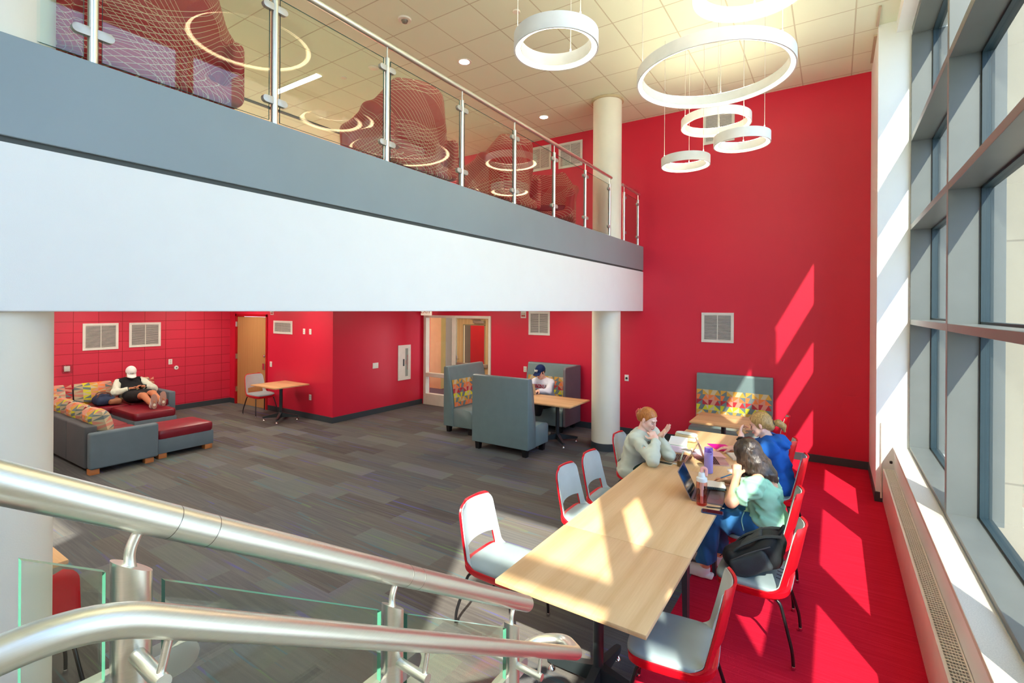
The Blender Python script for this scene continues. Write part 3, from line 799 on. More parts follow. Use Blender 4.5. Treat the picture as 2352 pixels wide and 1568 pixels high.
# sofa whose back is turned to the camera, with the big arm
t = thing('sofa', 'blue-grey sofa with its back and arm toward the camera, maroon seat', 'sofa', (-9.8, 2.85, 0))
o = V((-9.8, 2.85, 0))
def L(p): return V(p) - o
obj('arm', b2(nb(), L((-8.46, 2.44, .075)), L((-8.33, 3.245, .565)), .03, 4), SGREY, t)
bm = nb()
for a, b in ((-9.20, -8.47), (-9.93, -9.20), (-10.66, -9.93), (-11.2, -10.66)): b2(bm, L((a + .004, 2.42, .075)), L((b - .004, 2.56, .64)), .02, 3)
obj('backrest', bm, SDARK, t)
obj('seat_base', b2(nb(), L((-11.2, 2.56, .075)), L((-8.47, 3.22, .30)), .012), SGREY, t)
for a, b in ((-9.35, -8.48), (-10.24, -9.36), (-11.15, -10.25)): obj('seat_cushion', cushion_pad(L((a, 2.58, .30)), L((b, 3.235, .43))), MAROON, t)
for x, y in ((-8.42, 2.50), (-8.42, 3.14), (-11.1, 2.5), (-11.1, 3.1)): obj('foot', box(nb(), L((x, y, .036)), (.11, .11, .075), .004), FOOTW, t)
for i, x in enumerate((-8.88, -9.55, -10.2, -10.85)):
    vs, fs, ms = back_cushion(L((x, 2.68, .62)), .66, .40, .26, (0, 1, 0), 11 + i, .25)
    obj('back_cushion', (vs, fs, ms), PATC, t, ang=70)
# sofa along the block wall
t = thing('sofa', 'blue-grey sofa along the block wall with patterned cushions, man in varsity jacket on it', 'sofa', (-11.7, 3.6, 0)); o = V((-11.7, 3.6, 0))
obj('arm', b2(nb(), L((-12.13, 4.56, .075)), L((-11.27, 4.685, .555)), .022, 3), SGREY, t)
obj('seat_base', b2(nb(), L((-12.0, 2.42, .075)), L((-11.22, 4.56, .30)), .012), SGREY, t)
obj('backrest', b2(nb(), L((-12.13, 2.42, .075)), L((-12.0, 4.56, .70)), .02), SDARK, t)
for a, b in ((3.24, 3.88), (3.9, 4.54)): obj('seat_cushion', cushion_pad(L((-11.98, a, .30)), L((-11.2, b, .43))), MAROON, t)
for y in (2.5, 4.5): obj('foot', box(nb(), L((-11.3, y, .036)), (.11, .11, .075), .004), FOOTW, t)
for i, (y, w) in enumerate(((2.86, .72), (3.58, .68), (4.24, .62))):
    vs, fs, ms = back_cushion(L((-11.9, y, .615)), w, .42, .2, (1, 0, 0), 21 + i, .18)
    obj('back_cushion', (vs, fs, ms), PATC, t, ang=70)
def ottoman(label, lo, hi):
    lo, hi = V(lo), V(hi); c = (lo + hi) / 2; t = thing('ottoman', label, 'ottoman', (c.x, c.y, 0))
    o = V((c.x, c.y, 0))
    obj('base', b2(nb(), lo - o + V((0, 0, .075)), V((hi.x, hi.y, .29)) - o, .012), SGREY, t)
    obj('cushion', cushion_pad(V((lo.x, lo.y, .29)) - o, V((hi.x, hi.y, .425)) - o), MAROON, t)
    for x in (lo.x + .07, hi.x - .07):
        for y in (lo.y + .07, hi.y - .07): obj('foot', box(nb(), V((x, y, .036)) - o, (.11, .11, .075), .004), FOOTW, t)
ottoman('low maroon ottoman on a grey base at the end of the near sofa arm', (-9.14, 3.27, 0), (-8.43, 4.06, 0))
ottoman('maroon ottoman against the wall sofa under the shoes of the seated man', (-11.17, 3.56, 0), (-10.10, 4.22, 0))

# ------------------------------------------------ lounge chairs upstairs
def line_fabric():
    t = NT('red fabric with pale lines'); v = t.coord(); mask = None
    for i, (rot, off) in enumerate((((.3, .55, .2), 0), ((-.4, -.75, .9), .4), ((.9, .1, -1.1), .8))):
        mp = t.add('ShaderNodeMapping'); mp.inputs['Rotation'].default_value = rot; t.link(v, mp.inputs['Vector'])
        sp = t.add('ShaderNodeSeparateXYZ'); t.link(mp.outputs[0], sp.inputs[0])
        q = t.math('ABSOLUTE', t.math('SUBTRACT', t.math('FRACT', t.math('MULTIPLY', sp.outputs[2], 38.0)), .5))
        ln = t.math('LESS_THAN', q, .05)
        band = t.math('LESS_THAN', t.math('FRACT', t.math('ADD', t.math('MULTIPLY', sp.outputs[2], 1.7), off)), .62)
        m = t.math('MULTIPLY', ln, band); mask = m if mask is None else t.math('MAXIMUM', mask, m)
    t.link(t.mix(mask, rgb(176, 40, 44), rgb(226, 196, 164)), t.b.inputs['Base Color']); t.set(Roughness=.75); return t.m
LINEF = line_fabric()
def lounge(label, y, x=-3.72, rz=0.0, k=1.0):
    """high wing-backed lounge chair; local: faces -x (away from the rail), z from the upper floor"""
    t = thing('lounge_chair', label, 'armchair', (x, y, 3.38), rz, 'line-patterned lounge chairs upstairs')
    F = Field((-.55, -.66, .12), (.5, .66, 1.25), .018)
    pts = [(.20, .27, .38), (.27, .42, .46), (.30, .56, .50), (.31, .76, .53), (.30, .90, .50), (.31, .98, .40), (.33, 1.10, .36)]
    for a in range(25):
        s = -1 + a / 12
        p0 = (.24 - .20 * abs(s) ** 2.2, s * .37, .32); p1 = (.30 - .30 * abs(s) ** 2.2, s * .50, .80); p2 = (.34 - .2 * abs(s) ** 2, s * .33, 1.07)
        F.chain([p0, p1], [.055, .06], .03)
        if abs(s) < .95: F.chain([p1, p2], [.06, .05], .03)
    F.chain([(.05, -.50, .78), (-.34, -.46, .66), (-.38, -.42, .40)], [.06, .055, .05], .05); F.chain([(.05, .50, .78), (-.34, .46, .66), (-.38, .42, .40)], [.06, .055, .05], .05)
    F.rbox((-.05, -.46, .50), (.36, .05, .22), .04, .05); F.rbox((-.05, .46, .50), (.36, .05, .22), .04, .05)
    F.rbox((-.06, 0, .33), (.36, .40, .07), .05, .05)
    F.build('upholstered_shell', LINEF, t, relax=6)
    obj('seat_cushion', pad(nb(), .34, .40, .38, .47, 5, .02, .03, (-.10, 0)), pm('dark red seat', (128, 24, 32), .7), t)
    for sx in (-.33, .18):
        for sy in (-.32, .32): obj('leg', tube(nb(), [(sx, sy, .29), (sx * 1.15, sy * 1.12, 0)], [.014, .010], 10), CHROME, t)
    return t
lounge('line-patterned red lounge chair upstairs beside the left white column', 1.34)
lounge('line-patterned red lounge chair upstairs, second along the glass railing', 3.66)
lounge('line-patterned red lounge chair upstairs, third along the glass railing', 5.46)
lounge('line-patterned red lounge chair upstairs turned sideways by the far column', 6.85, -3.9, PI / 2 + .4)
lounge('line-patterned red lounge chair upstairs behind the left white column', .42, -4.6, -.5)

# ------------------------------------------------ glass guard rail upstairs
CLEAR = glassm('guard glass', (.93, .972, .925), 1.0, 1.5, .0)
GEDGE = pm('glass edge', (30, 120, 116), .15)
CLAMPM = pm('satin clamp', (186, 184, 176), .4, .5)
RX = -2.96
g = thing('guard_railing', 'glass and steel guard railing along the upper balcony edge', 'railing', (RX, 4.6, 3.415))
o = V((RX, 4.6, 3.415))
posts = [-.05, .868, 1.776, 2.706, 3.64, 4.557, 5.47, 6.395, 7.293, 7.93, 8.632]
obj('handrail', tube(nb(), [L((RX, -.45, 4.355)), L((RX, 7.36, 4.355))], .0235, 16), STEEL, g)
obj('handrail', tube(nb(), [L((RX, 7.86, 4.355)), L((RX, 8.69, 4.355))], .0235, 16), STEEL, g)
for i, y in enumerate(posts):
    p = obj('post', lathe(nb(), [(.021, 0), (.021, .83)], 16, L((RX, y, 3.415))), STEEL, g)
    obj('rail_pin', lathe(nb(), [(.007, .825), (.007, .93)], 8, L((RX, y, 3.415))), STEEL, p)
    for z in (3.575, 4.16):
        for s in (-1, 1):
            if (i == 0 and s < 0) or (i == len(posts) - 1 and s > 0) or (i in (8, 9) and s == (1 if i == 8 else -1)): continue
            M = Matrix.Translation(L((RX - .012, y + s * .040, z))) @ Matrix(((0, 0, 1, 0), (1, 0, 0, 0), (0, 1, 0, 0), (0, 0, 0, 1)))
            obj('glass_clamp', prism(nb(), rrect(.082, .044, .0215, 6), .028, M, .003), CLAMPM, p, ang=35)
def glass_panel(par, corners, n, thick, mat_face, mat_edge, name='glass_panel'):
    """flat pane with coloured edges; corners counter-clockwise, n = thickness direction"""
    a = [V(p) - V(n) * thick / 2 for p in corners]; b = [V(p) + V(n) * thick / 2 for p in corners]; k = len(a)
    fs = [tuple(range(k))[::-1], tuple(range(k, 2 * k))] + [(i, (i + 1) % k, k + (i + 1) % k, k + i) for i in range(k)]
    return obj(name, (a + b, fs, [0, 0] + [1] * k), [mat_face, mat_edge], par, smooth=False)
for a, b in zip(posts, posts[1:]):
    if abs(a - 7.293) < .01: continue
    y0, y1 = a + .035, b - .035
    glass_panel(g, [L((RX, y0, 3.45)), L((RX, y1, 3.45)), L((RX, y1, 4.235)), L((RX, y0, 4.235))], (1, 0, 0), .010, CLEAR, GEDGE)

# ------------------------------------------------ stair railing in the foreground
sr = thing('stair_railing', 'brushed steel stair railing with glass panels in the foreground', 'railing', (-.84, .8, .6)); o = V((-.84, .8, .6))
SX = -.84
def rz_(y): return 2.166 - .6157 * y
p0, p1 = V((SX, -1.0, rz_(-1.0))), V((SX, 1.385, rz_(1.385)))
obj('top_rail', tube(nb(), [L(p0), L(p1)], .0243, 40), STEEL, sr)
bm = nb()
for y in (.345, .40, .835, .875):
    c = V((SX, y, rz_(y))); d = (p1 - p0).normalized(); tube(bm, [L(c - d * .0006), L(c + d * .0006)], .02455, 40)
obj('rail_joint', bm, pm('joint line', (128, 128, 122), .35, .9), sr)
HX = -.74
def hz_(y): return 2.046 - .6147 * y
hp = bend([(HX, -.6, 1.9055), (HX, .222, 1.9095), (HX, 1.50, hz_(1.50)), ], .07, 8)
hp2 = bend([(HX, 1.50, hz_(1.50)), (HX + .002, 1.56, hz_(1.56)), (-.84, 1.66, 1.045), (-.94, 1.60, 1.035), (-.94, 1.50, 1.04), (-.94, 1.40, 1.02), (-.94, 1.05, .80), (-.94, .4, .40)], .07, 8)
obj('handrail', tube(nb(), [L(p) for p in hp + hp2[1:]], .0205, 32), STEEL, sr)
py_ = [.294, .795, 1.294]
for i, y in enumerate([-.21] + py_):
    zt = rz_(y) - .075
    bm = nb(); n = 32; r = .0245; lo, hi = [], []
    for k in range(n):
        a = 2 * PI * k / n; x_, y_ = r * math.cos(a), r * math.sin(a)
        lo.append(L((SX + x_, y + y_, zt - 1.0))); hi.append(L((SX + x_, y + y_, zt - y_ * .6157)))
    loft(bm, [lo, hi]); po = obj('post', bm, STEEL, sr)
    bm = nb(); tube(bm, bend([L((SX, y, zt - .01)), L((SX, y - .004, zt + .02)), L((SX, y + .012, rz_(y) - .02))], .02, 5), .0072, 14); obj('rail_pin', bm, STEEL, po)
    a = V((SX, y, hz_(y) - .075)); b = V((HX, y - .004, hz_(y) - .075))
    bm = nb(); tube(bm, [L(a), L(b + V((.012, 0, 0)))], .0105, 20); tube(bm, [L(b), L((HX, y + .01, hz_(y) - .016))], .0055, 12); obj('handrail_bracket', bm, STEEL, po)
    # spider plate that carries the glass on both sides
    zc = hz_(y) - .085 + .055
    for s in (-1, 1):
        M = Matrix.Translation(L((SX + .006, y + s * .045, rz_(y) - .243))) @ Matrix(((0, 0, -1, 0), (1, 0, 0, 0), (0, 1, 0, 0), (0, 0, 0, 1)))
        obj('glass_clamp', prism(nb(), rrect(.088, .045, .0215, 6), .03, M, .002), CLAMPM, po, ang=35)
for a, b in ((.178, .262), (.334, .755), (.835, 1.254)):
    gz = lambda y: rz_(y) - .089
    glass_panel(sr, [L((SX, a, gz(a) - .78)), L((SX, b, gz(b) - .78)), L((SX, b, gz(b))), L((SX, a, gz(a)))], (1, 0, 0), .012, CLEAR, pm('bright glass edge', (96, 178, 152), .12))
# ================================================================== PEOPLE
def unit(v): v = np.array(v, float); return v / np.linalg.norm(v)
def basis(f, up=(0, 0, 1)):
    f = unit(f); l = unit(np.cross(up, f)); return f, l, np.cross(f, l)
SKINS = {}
def skin(name, c):
    t = NT(name); v = t.coord(); n = t.noise(v, 18, 3)
    a = rgb(*c); b = rgb(min(255, c[0] + 8), c[1] - 10, c[2] - 8)
    t.link(t.ramp(n, [(.35, a), (.7, b)]), t.b.inputs['Base Color']); t.set(Roughness=.5)
    t.b.inputs['Subsurface Weight'].default_value = .0; return t.m
def cloth(name, c, bump=.35, bs=420, rough=.85): return pm(name, c, rough, var=.05, vs=9, bump=bump, bs=bs, spec=.25)
def hairm(name, c1, c2):
    t = NT(name); v = t.coord((70, 70, 9)); n = t.noise(v, 1.6, 3, .6)
    t.link(t.ramp(n, [(.3, rgb(*c1)), (.7, rgb(*c2))]), t.b.inputs['Base Color']); t.set(Roughness=.34)
    t.bump(n, .004, .5); return t.m

def head(F, C, f, up, k=1.0):
    f, l, u = basis(f, up); R = np.stack([f, l, u], 1); C = np.array(C, float)
    W = lambda a, b, c: C + k * (a * f + b * l + c * u)
    E_ = lambda c, r, kk=.015, op='add': F.ell(W(*c), np.array(r) * k, kk, R, op)
    E_((-.012, 0, .034), (.094, .075, .087)); E_((.034, 0, -.028), (.054, .057, .072), .02)
    F.cap(W(.0, .05, -.055), W(.066, .012, -.09), .018, .017, .02); F.cap(W(.0, -.05, -.055), W(.066, -.012, -.09), .018, .017, .02)
    E_((.072, 0, -.088), (.017, .02, .016), .015)
    E_((.066, .036, -.018), (.02, .02, .02), .02); E_((.066, -.036, -.018), (.02, .02, .02), .02)
    F.cap(W(.078, -.034, .027), W(.078, .034, .027), .011, .011, .012)
    for s in (-1, 1):
        E_((.096, s * .031, .008), (.016, .016, .010), .008, 'sub')
        E_((-.004, s * .077, -.002), (.016, .008, .030), .006)
    F.cap(W(.086, 0, .016), W(.108, 0, -.026), .007, .010, .010)
    for s in (-1, 1): E_((.099, s * .011, -.031), (.010, .007, .007), .006)
    E_((.090, 0, -.056), (.012, .022, .012), .008)
    return W, R
def face_bits(C, f, up, org, root, skinm, k=1.0, lip=(186, 96, 92), brow=(120, 78, 50), open_eyes=False):
    f, l, u = basis(f, up); C = np.array(C, float); org = np.array(org)
    W = lambda a, b, c: V(C + k * (a * f + b * l + c * u) - org)
    bm = nb(); bl = nb(); bb = nb()
    for s in (-1, 1):
        pts = [W(.083, s * (.031 - .016), .007), W(.089, s * .031 - s * .005, .0025), W(.087, s * .036, .002), W(.079, s * (.031 + .016), .006)]
        tube(bm, bend(pts, .01, 3), .0024 * k, 6)
        tube(bb, bend([W(.092, s * .014, .026), W(.092, s * .030, .031), W(.078, s * .050, .025)], .012, 3), [.003 * k] * 0 or .0034 * k, 6)
    tube(bl, bend([W(.087, -.021, -.057), W(.101, -.006, -.053), W(.101, .006, -.053), W(.087, .021, -.057)], .006, 3), .0042 * k, 8)
    tube(bl, bend([W(.086, -.018, -.062), W(.098, 0, -.065), W(.086, .018, -.062)], .01, 3), .005 * k, 8)
    obj('eyes', bm, pm('lash dark', (70, 54, 48), .5), root); obj('eyebrows', bb, pm('brow %d %d' % brow[:2], brow, .7), root)
    obj('lips', bl, pm('lip %d %d' % lip[:2], lip, .4), root)
def hand(F, w, d, n, thumb, curl=(.3, .4, .3), k=1.0, spread=.06):
    """w wrist, d direction of the fingers, n way the palm faces, thumb = +-1 side of cross(d, n)"""
    d = unit(d); n = np.array(n, float); n = unit(n - d * (n @ d)); s = np.cross(d, n) * thumb; w = np.array(w, float)
    R = np.stack([d, s, n], 1)
    F.rbox(w + d * .046 * k, np.array((.046, .037, .0125)) * k, .012 * k, .01, R); F.cap(w - d * .02 * k, w + d * .02 * k, .024 * k, .026 * k, .015)
    L_ = [(.040, .025, .020), (.044, .029, .022), (.041, .026, .021), (.032, .020, .018)]
    for i, segs in enumerate(L_):
        off = .030 - .020 * i; p = w + (d * (.088 - .006 * abs(i - 1)) + s * off) * k
        dd = unit(d + s * spread * (1.2 - i * .8)); a = 0.0; pts = [p - dd * .012 * k, p]
        for c, sl in zip(curl, segs):
            a += c * (1 + .08 * i); v = dd * math.cos(a) + n * math.sin(a); p = p + v * sl * k; pts.append(p)
        F.chain(pts, [.0095 * k, .0088 * k, .0082 * k, .0074 * k, .0062 * k], .004)
    p0 = w + (d * .022 + s * .026) * k; p1 = p0 + unit(d * .55 + s * .75 + n * .25) * .040 * k; p2 = p1 + unit(d * .85 + s * .35 + n * .4) * .030 * k; p3 = p2 + unit(d * .9 + s * .05 + n * .5) * .022 * k
    F.chain([p0, p1, p2, p3], [.015 * k, .0115 * k, .0095 * k, .0075 * k], .008)
def torso(F, hip, chest, neck, f, i=0.0, w=1.0, sh=None, k=.05):
    hip, chest, neck = (np.array(a, float) for a in (hip, chest, neck)); up = unit(chest - hip)
    f_, l, u = basis(np.array(f) - up * (np.array(f) @ up), up); R = np.stack([f_, l, u], 1)
    F.ell(hip, (.112 + i, .168 * w + i, .115 + i), k, R); F.ell(hip * .55 + chest * .45, (.100 + i, .138 * w + i, .13 + i), k, R)
    F.ell(chest, (.112 + i, .158 * w + i, .15 + i), k, R)
    if sh is not None:
        for p in sh: F.cap(neck - (neck - chest) * .25, p, .055 + i, .052 + i, .04)
def limb(F, pts, rs, i=0.0, k=.02): F.chain(pts, [r + i for r in rs], k)

# ------------------------------------------------ red-haired woman
SAGE = cloth('pale sage sweatshirt', (206, 216, 202))
P0 = np.array((-1.84, 5.30, 0.0))
t = thing('person', 'person with red hair in a pale sage sweatshirt, hands raised, seated at the long table', 'person', tuple(P0))
hip, chest, neck = (-1.86, 5.30, .55), (-1.80, 5.28, .80), (-1.745, 5.28, .955)
hc, hf, hu = (-1.685, 5.275, 1.092), (.80, -.22, -.34), (.30, -.05, 1)
shR, elR, wrR = (-1.765, 5.125, .90), (-1.49, 4.83, .800), (-1.535, 5.065, .945)
shL, elL, wrL = (-1.675, 5.42, .92), (-1.41, 5.10, .80), (-1.535, 5.225, .945)
SK1 = skin('fair skin', (238, 204, 186))
F = Field((-2.08, 4.74, .38), (-1.32, 5.56, 1.25), .005)
torso(F, hip, chest, neck, (1, 0, 0)); F.cap(neck, np.array(hc) - .05 * unit(hu) - .02 * unit(hf), .052, .05, .03); head(F, hc, hf, hu)
for a in ((shR, elR, wrR), (shL, elL, wrL)): F.cap(neck, a[0], .05, .045, .03); limb(F, a, (.045, .038, .026))
for s in (-1, 1): limb(F, [(-1.85, 5.30 + s * .09, .52), (-1.45, 5.30 + s * .10, .55)], (.085, .06))
hand(F, wrR, (-.55, .35, .62), (-.1, .55, -.6), 1, (.75, .9, .7)); hand(F, wrL, (.62, -.05, .72), (-.55, -.55, .55), 1, (.08, .10, .08))
F.build('body', SK1, t, P0)
F = Field((-2.12, 4.70, .38), (-1.30, 5.62, 1.06), .0055)
torso(F, hip, chest, neck, (1, 0, 0), .026, 1.05, (shR, shL)); F.ell((-1.84, 5.29, .52), (.175, .215, .09), .05)
limb(F, [shR, elR, (-1.528, 5.03, .915)], (.048, .046, .034), .016, .03); limb(F, [shL, elL, (-1.52, 5.205, .915)], (.048, .046, .034), .016, .03)
for q in (.45, .62, .78, .9): F.cap(np.array(shR) * (1 - q) + np.array(elR) * q + (-.03, 0, .055), np.array(shR) * (1 - q) + np.array(elR) * q + (.06, -.05, -.03), .006, .004, .012, 'sub')
F.folds(.0065, 44, (.3, .2, 1), 3)
F.cap(np.array(neck) - (.0, 0, .0), np.array(neck) + np.array((.04, 0, .12)), .062, .066, .01, 'sub'); F.plane((-1.86, 5.3, .455), (0, 0, -1))
F.build('sweatshirt', SAGE, t, P0)
bm = nb(); f_, l_, u_ = basis((.35, -.02, 1)); c = np.array(neck) + np.array((.004, 0, .008))
obj('collar', tube(bm, [V(c + .064 * (math.cos(a) * l_ + math.sin(a) * np.cross(l_, f_)) * 1.0 - P0) for a in np.linspace(0, 2 * PI, 28, endpoint=False)], .010, 8, True), SAGE, t)
text('emblem', 'nd', .055, pm('black print', (30, 30, 34), .6), V((-1.652, 5.235, .865)) - V(P0), (PI / 2 - .12, 0, PI / 2 - .5), t)
F = Field((-2.02, 5.06, .36), (-1.34, 5.54, .66), .008)
for s in (-1, 1): limb(F, [(-1.86, 5.30 + s * .085, .525), (-1.44, 5.30 + s * .10, .545)], (.115, .085))
for s in (-1, 1): limb(F, [(-1.44, 5.30 + s * .10, .545), (-1.40, 5.30 + s * .1, .40)], (.085, .07))
F.folds(.006, 40, (1, 0, 0), 5); F.build('trousers', cloth('dark green trousers', (46, 68, 58)), t, P0)
HAIRR = hairm('ginger hair', (150, 84, 34), (206, 136, 70))
f, l, u = basis(hf, hu); Wd = lambda a, b, c: np.array(hc) + a * f + b * l + c * u
F = Field((-1.86, 5.08, .96), (-1.5, 5.46, 1.28), .005); R = np.stack([f, l, u], 1)
F.ell(Wd(-.016, 0, .04), (.103, .083, .093), .01, R); F.ell(Wd(-.075, 0, -.01), (.05, .062, .06), .03, R)
F.ell(Wd(.098, 0, -.035), (.10, .10, .112), .012, R, 'sub'); F.ell(Wd(.015, 0, -.10), (.085, .10, .085), .015, R, 'sub')
for s in (-1, 1): F.ell(Wd(.0, s * .088, -.012), (.026, .025, .040), .008, R, 'sub')
F.cap(Wd(.11, 0, .085), Wd(-.03, 0, .135), .003, .003, .004, 'sub')
F.ell(Wd(-.112, 0, .005), (.026, .045, .04), .02, R); F.ell(Wd(-.124, .0, .04), (.014, .04, .014), .012, R)
F.folds(.0014, 130, (.1, 1, .1), 8)
F.build('hair', HAIRR, t, P0, 1)
bm = nb(); tube(bm, [V(Wd(-.136, -.02, .055) - P0), V(Wd(-.148, -.018, .012) - P0), V(Wd(-.128, -.016, -.035) - P0)], [.008, .011, .007], 10); tube(bm, [V(Wd(-.136, .02, .055) - P0), V(Wd(-.148, .018, .012) - P0), V(Wd(-.128, .016, -.035) - P0)], [.008, .011, .007], 10)
obj('claw_clip', bm, pm('coral clip', (226, 104, 100), .4), t)
face_bits(hc, hf, hu, P0, t, SK1)

# ------------------------------------------------ dark-haired woman in the mint top
P0 = np.array((-.46, 4.52, 0.0))
t = thing('person', 'person with long dark hair in a mint top and blue jeans, writing in a notebook', 'person', tuple(P0))
hip, chest, neck = (-.445, 4.52, .555), (-.475, 4.51, .80), (-.510, 4.50, .965)
hc, hf, hu = (-.592, 4.505, 1.088), (-.86, .10, -.50), (-.45, .02, .9)
shL, elL, wrL = (-.505, 4.335, .905), (-.672, 4.185, .775), (-.655, 4.345, .945)
shR, elR, wrR = (-.535, 4.675, .905), (-.60, 4.80, .77), (-.785, 4.665, .785)
SK2 = skin('tan skin', (222, 172, 140))
F = Field((-1.06, 4.06, 0.0), (-.28, 4.92, 1.24), .0056)
torso(F, hip, chest, neck, (-1, 0, 0)); F.cap(neck, np.array(hc) - .05 * unit(hu) - .02 * unit(hf), .05, .048, .03); head(F, hc, hf, hu)
for a in ((shL, elL, wrL), (shR, elR, wrR)): F.cap(neck, a[0], .052, .05, .03); limb(F, a, (.052, .042, .027))
hand(F, wrL, (-.05, .35, .75), (-.35, .85, -.2), -1, (1.2, 1.3, .9), .95); hand(F, wrR, (-.82, -.12, .0), (.1, -.35, -.8), 1, (.7, .7, .5), .95)
legs = [[(-.45, 4.43, .53), (-.85, 4.42, .525), (-.915, 4.44, .13), (-.92, 4.445, .07)], [(-.45, 4.61, .53), (-.84, 4.67, .53), (-.855, 4.71, .13), (-.86, 4.715, .07)]]
for lg in legs:
    limb(F, lg, (.088, .062, .038, .038)); F.cap(lg[3], np.array(lg[3]) + (-.11, .01, -.035), .036, .030, .02)
F.build('body', SK2, t, P0)
MINT = cloth('mint blouse', (160, 214, 184), .3, 300)
F = Field((-.80, 4.10, .44), (-.22, 4.92, 1.02), .006)
torso(F, hip, chest, neck, (-1, 0, 0), .022, 1.04, None, .05); F.ell((-.45, 4.515, .60), (.165, .205, .085), .04)
for a in ((shL, elL), (shR, elR)):
    m = np.array(a[0]) * .45 + np.array(a[1]) * .55; F.cap(a[0], np.array(a[0]) * .75 + np.array(a[1]) * .25, .068, .082, .03); F.cap(np.array(a[0]) * .75 + np.array(a[1]) * .25, m, .080, .060, .02)
    d = unit(np.array(a[1]) - np.array(a[0])); F.cap(m, m + d * .018, .058, .070, .006)
F.folds(.009, 60, (.2, .1, .6), 9)
F.cap((-.43, 4.50, .985), (-.60, 4.50, .985), .088, .088, .02, 'sub'); F.cap((-.385, 4.50, .93), (-.45, 4.50, 1.0), .075, .085, .03, 'sub'); F.plane((-.45, 4.5, .535), (0, 0, -1))
F.cap((-.45, 4.33, .655), (-.45, 4.70, .655), .003, .003, .002)
F.build('blouse', MINT, t, P0)
bm = nb()
for yy in (4.33, 4.345): tube(bm, bend([V((-.60, yy, .66)) - V(P0), V((-.62, yy - .01, .60)) - V(P0), V((-.60, yy - .015, .52)) - V(P0)], .03), .0035, 6)
obj('tie_string', bm, MINT, t)
DENIM = cloth('blue denim', (52, 112, 168), .5, 500)
F = Field((-1.02, 4.28, .10), (-.26, 4.84, .70), .0065)
F.ell(hip, (.135, .19, .12), .04)
for lg in legs: limb(F, lg[:3], (.112, .088, .072), 0, .04)
F.folds(.008, 48, (1, .2, .4), 12); F.plane((-.9, 4.5, .135), (0, 0, -1)); F.build('jeans', DENIM, t, P0)
SHOE = pm('white sneaker', (232, 228, 226), .55, bump=.3, bs=200)
for lg in legs:
    a = np.array(lg[3]); F = Field(a + (-.26, -.09, -.075), a + (.10, .09, .07), .0055)
    F.rbox(a + (-.075, .005, -.052), (.145, .046, .016), .014, .01); F.chain([a + (.0, 0, .0), a + (-.02, 0, -.02), a + (-.10, .004, -.025), a + (-.185, .008, -.04)], [.046, .048, .042, .030], .02)
    F.cap(a + (0, 0, .02), a + (.0, 0, .08), .034, .036, .006, 'sub'); o = F.build('sneaker', SHOE, t, P0)
    bm = nb()
    for q in range(4):
        c = a + np.array((-.045 - .024 * q, .002, .020 - .006 * q)); tube(bm, [V(c + (0, -.026, -.008) - P0), V(c + (0, 0, .006) - P0), V(c + (0, .026, -.008) - P0)], .004, 6)
    obj('laces', bm, pm('white laces', (244, 242, 240), .7), o)
    obj('tongue', box(nb(), V(a + (-.012, .002, .036) - P0), (.012, .05, .05), .005), pm('purple tongue', (140, 50, 150), .7), o)
HAIRD = hairm('dark brown hair', (26, 20, 18), (78, 62, 52))
f, l, u = basis(hf, hu); Wd = lambda a, b, c: np.array(hc) + a * f + b * l + c * u; R = np.stack([f, l, u], 1)
F = Field((-.82, 4.28, .80), (-.26, 4.74, 1.26), .0055)
F.ell(Wd(-.014, 0, .038), (.108, .090, .098), .01, R)
ax = np.array((hc[0] + .02, hc[1], 0))
for q in np.linspace(38, 322, 26):
    a = math.radians(q); d = math.cos(a) * np.array((f[0], f[1], 0)) / np.hypot(f[0], f[1]) + math.sin(a) * np.array((l[0], l[1], 0)); back = max(0, -math.cos(a))
    top = np.array(hc) + .072 * d + .05 * np.array(u) - .01 * np.array(f)
    mid = ax + d * (.088 + .012 * back) + (0, 0, 1.045); mid[0] += .015 * back
    low = ax + d * (.095 + .03 * back) + (0, 0, .975 - .01 * back); low[0] += .045 * back
    end = ax + d * (.088 + .035 * back) + (0, 0, .925 - .015 * back + .012 * math.sin(q)); end[0] += .075 * back
    F.chain([top, mid, low, end], [.030, .026, .020, .007], .018)
F.ell(Wd(.112, 0, -.05), (.070, .062, .105), .012, R, 'sub'); F.folds(.0026, 125, (.7, .7, .04), 4)
F.cap(Wd(.10, .004, .088), Wd(-.05, 0, .142), .004, .004, .006, 'sub')
F.build('hair', HAIRD, t, P0, 1)
bm = nb(); tube(bm, [V(Wd(.03, -.012, .135) - P0), V(Wd(.00, 0, .143) - P0), V(Wd(-.03, .012, .137) - P0)], [.008, .011, .008], 8); obj('hair_clip', bm, BLK, t)
face_bits(hc, hf, hu, P0, t, SK2, brow=(50, 38, 30))

# ------------------------------------------------ blonde woman in the blue hoodie
P0 = np.array((-.50, 5.65, 0.0))
t = thing('person', 'person with a blonde ponytail in a blue hoodie, drinking from a clear cup', 'person', tuple(P0))
hip, chest, neck = (-.46, 5.65, .56), (-.515, 5.65, .82), (-.572, 5.65, .975)
hc, hf, hu = (-.632, 5.645, 1.105), (-.92, -.05, -.34), (-.30, 0, .95)
shL, elL, wrL = (-.525, 5.465, .91), (-.73, 5.42, .80), (-.80, 5.555, .985)
shR, elR, wrR = (-.56, 5.835, .915), (-.74, 5.90, .79), (-.92, 5.78, .785)
SK3 = skin('rosy skin', (236, 196, 176))
F = Field((-1.12, 5.28, .40), (-.28, 6.04, 1.26), .0056)
torso(F, hip, chest, neck, (-1, 0, 0)); F.cap(neck, np.array(hc) - .05 * unit(hu) - .02 * unit(hf), .05, .048, .03); head(F, hc, hf, hu)
for a in ((shL, elL, wrL), (shR, elR, wrR)): F.cap(neck, a[0], .05, .048, .03); limb(F, a, (.046, .04, .026))
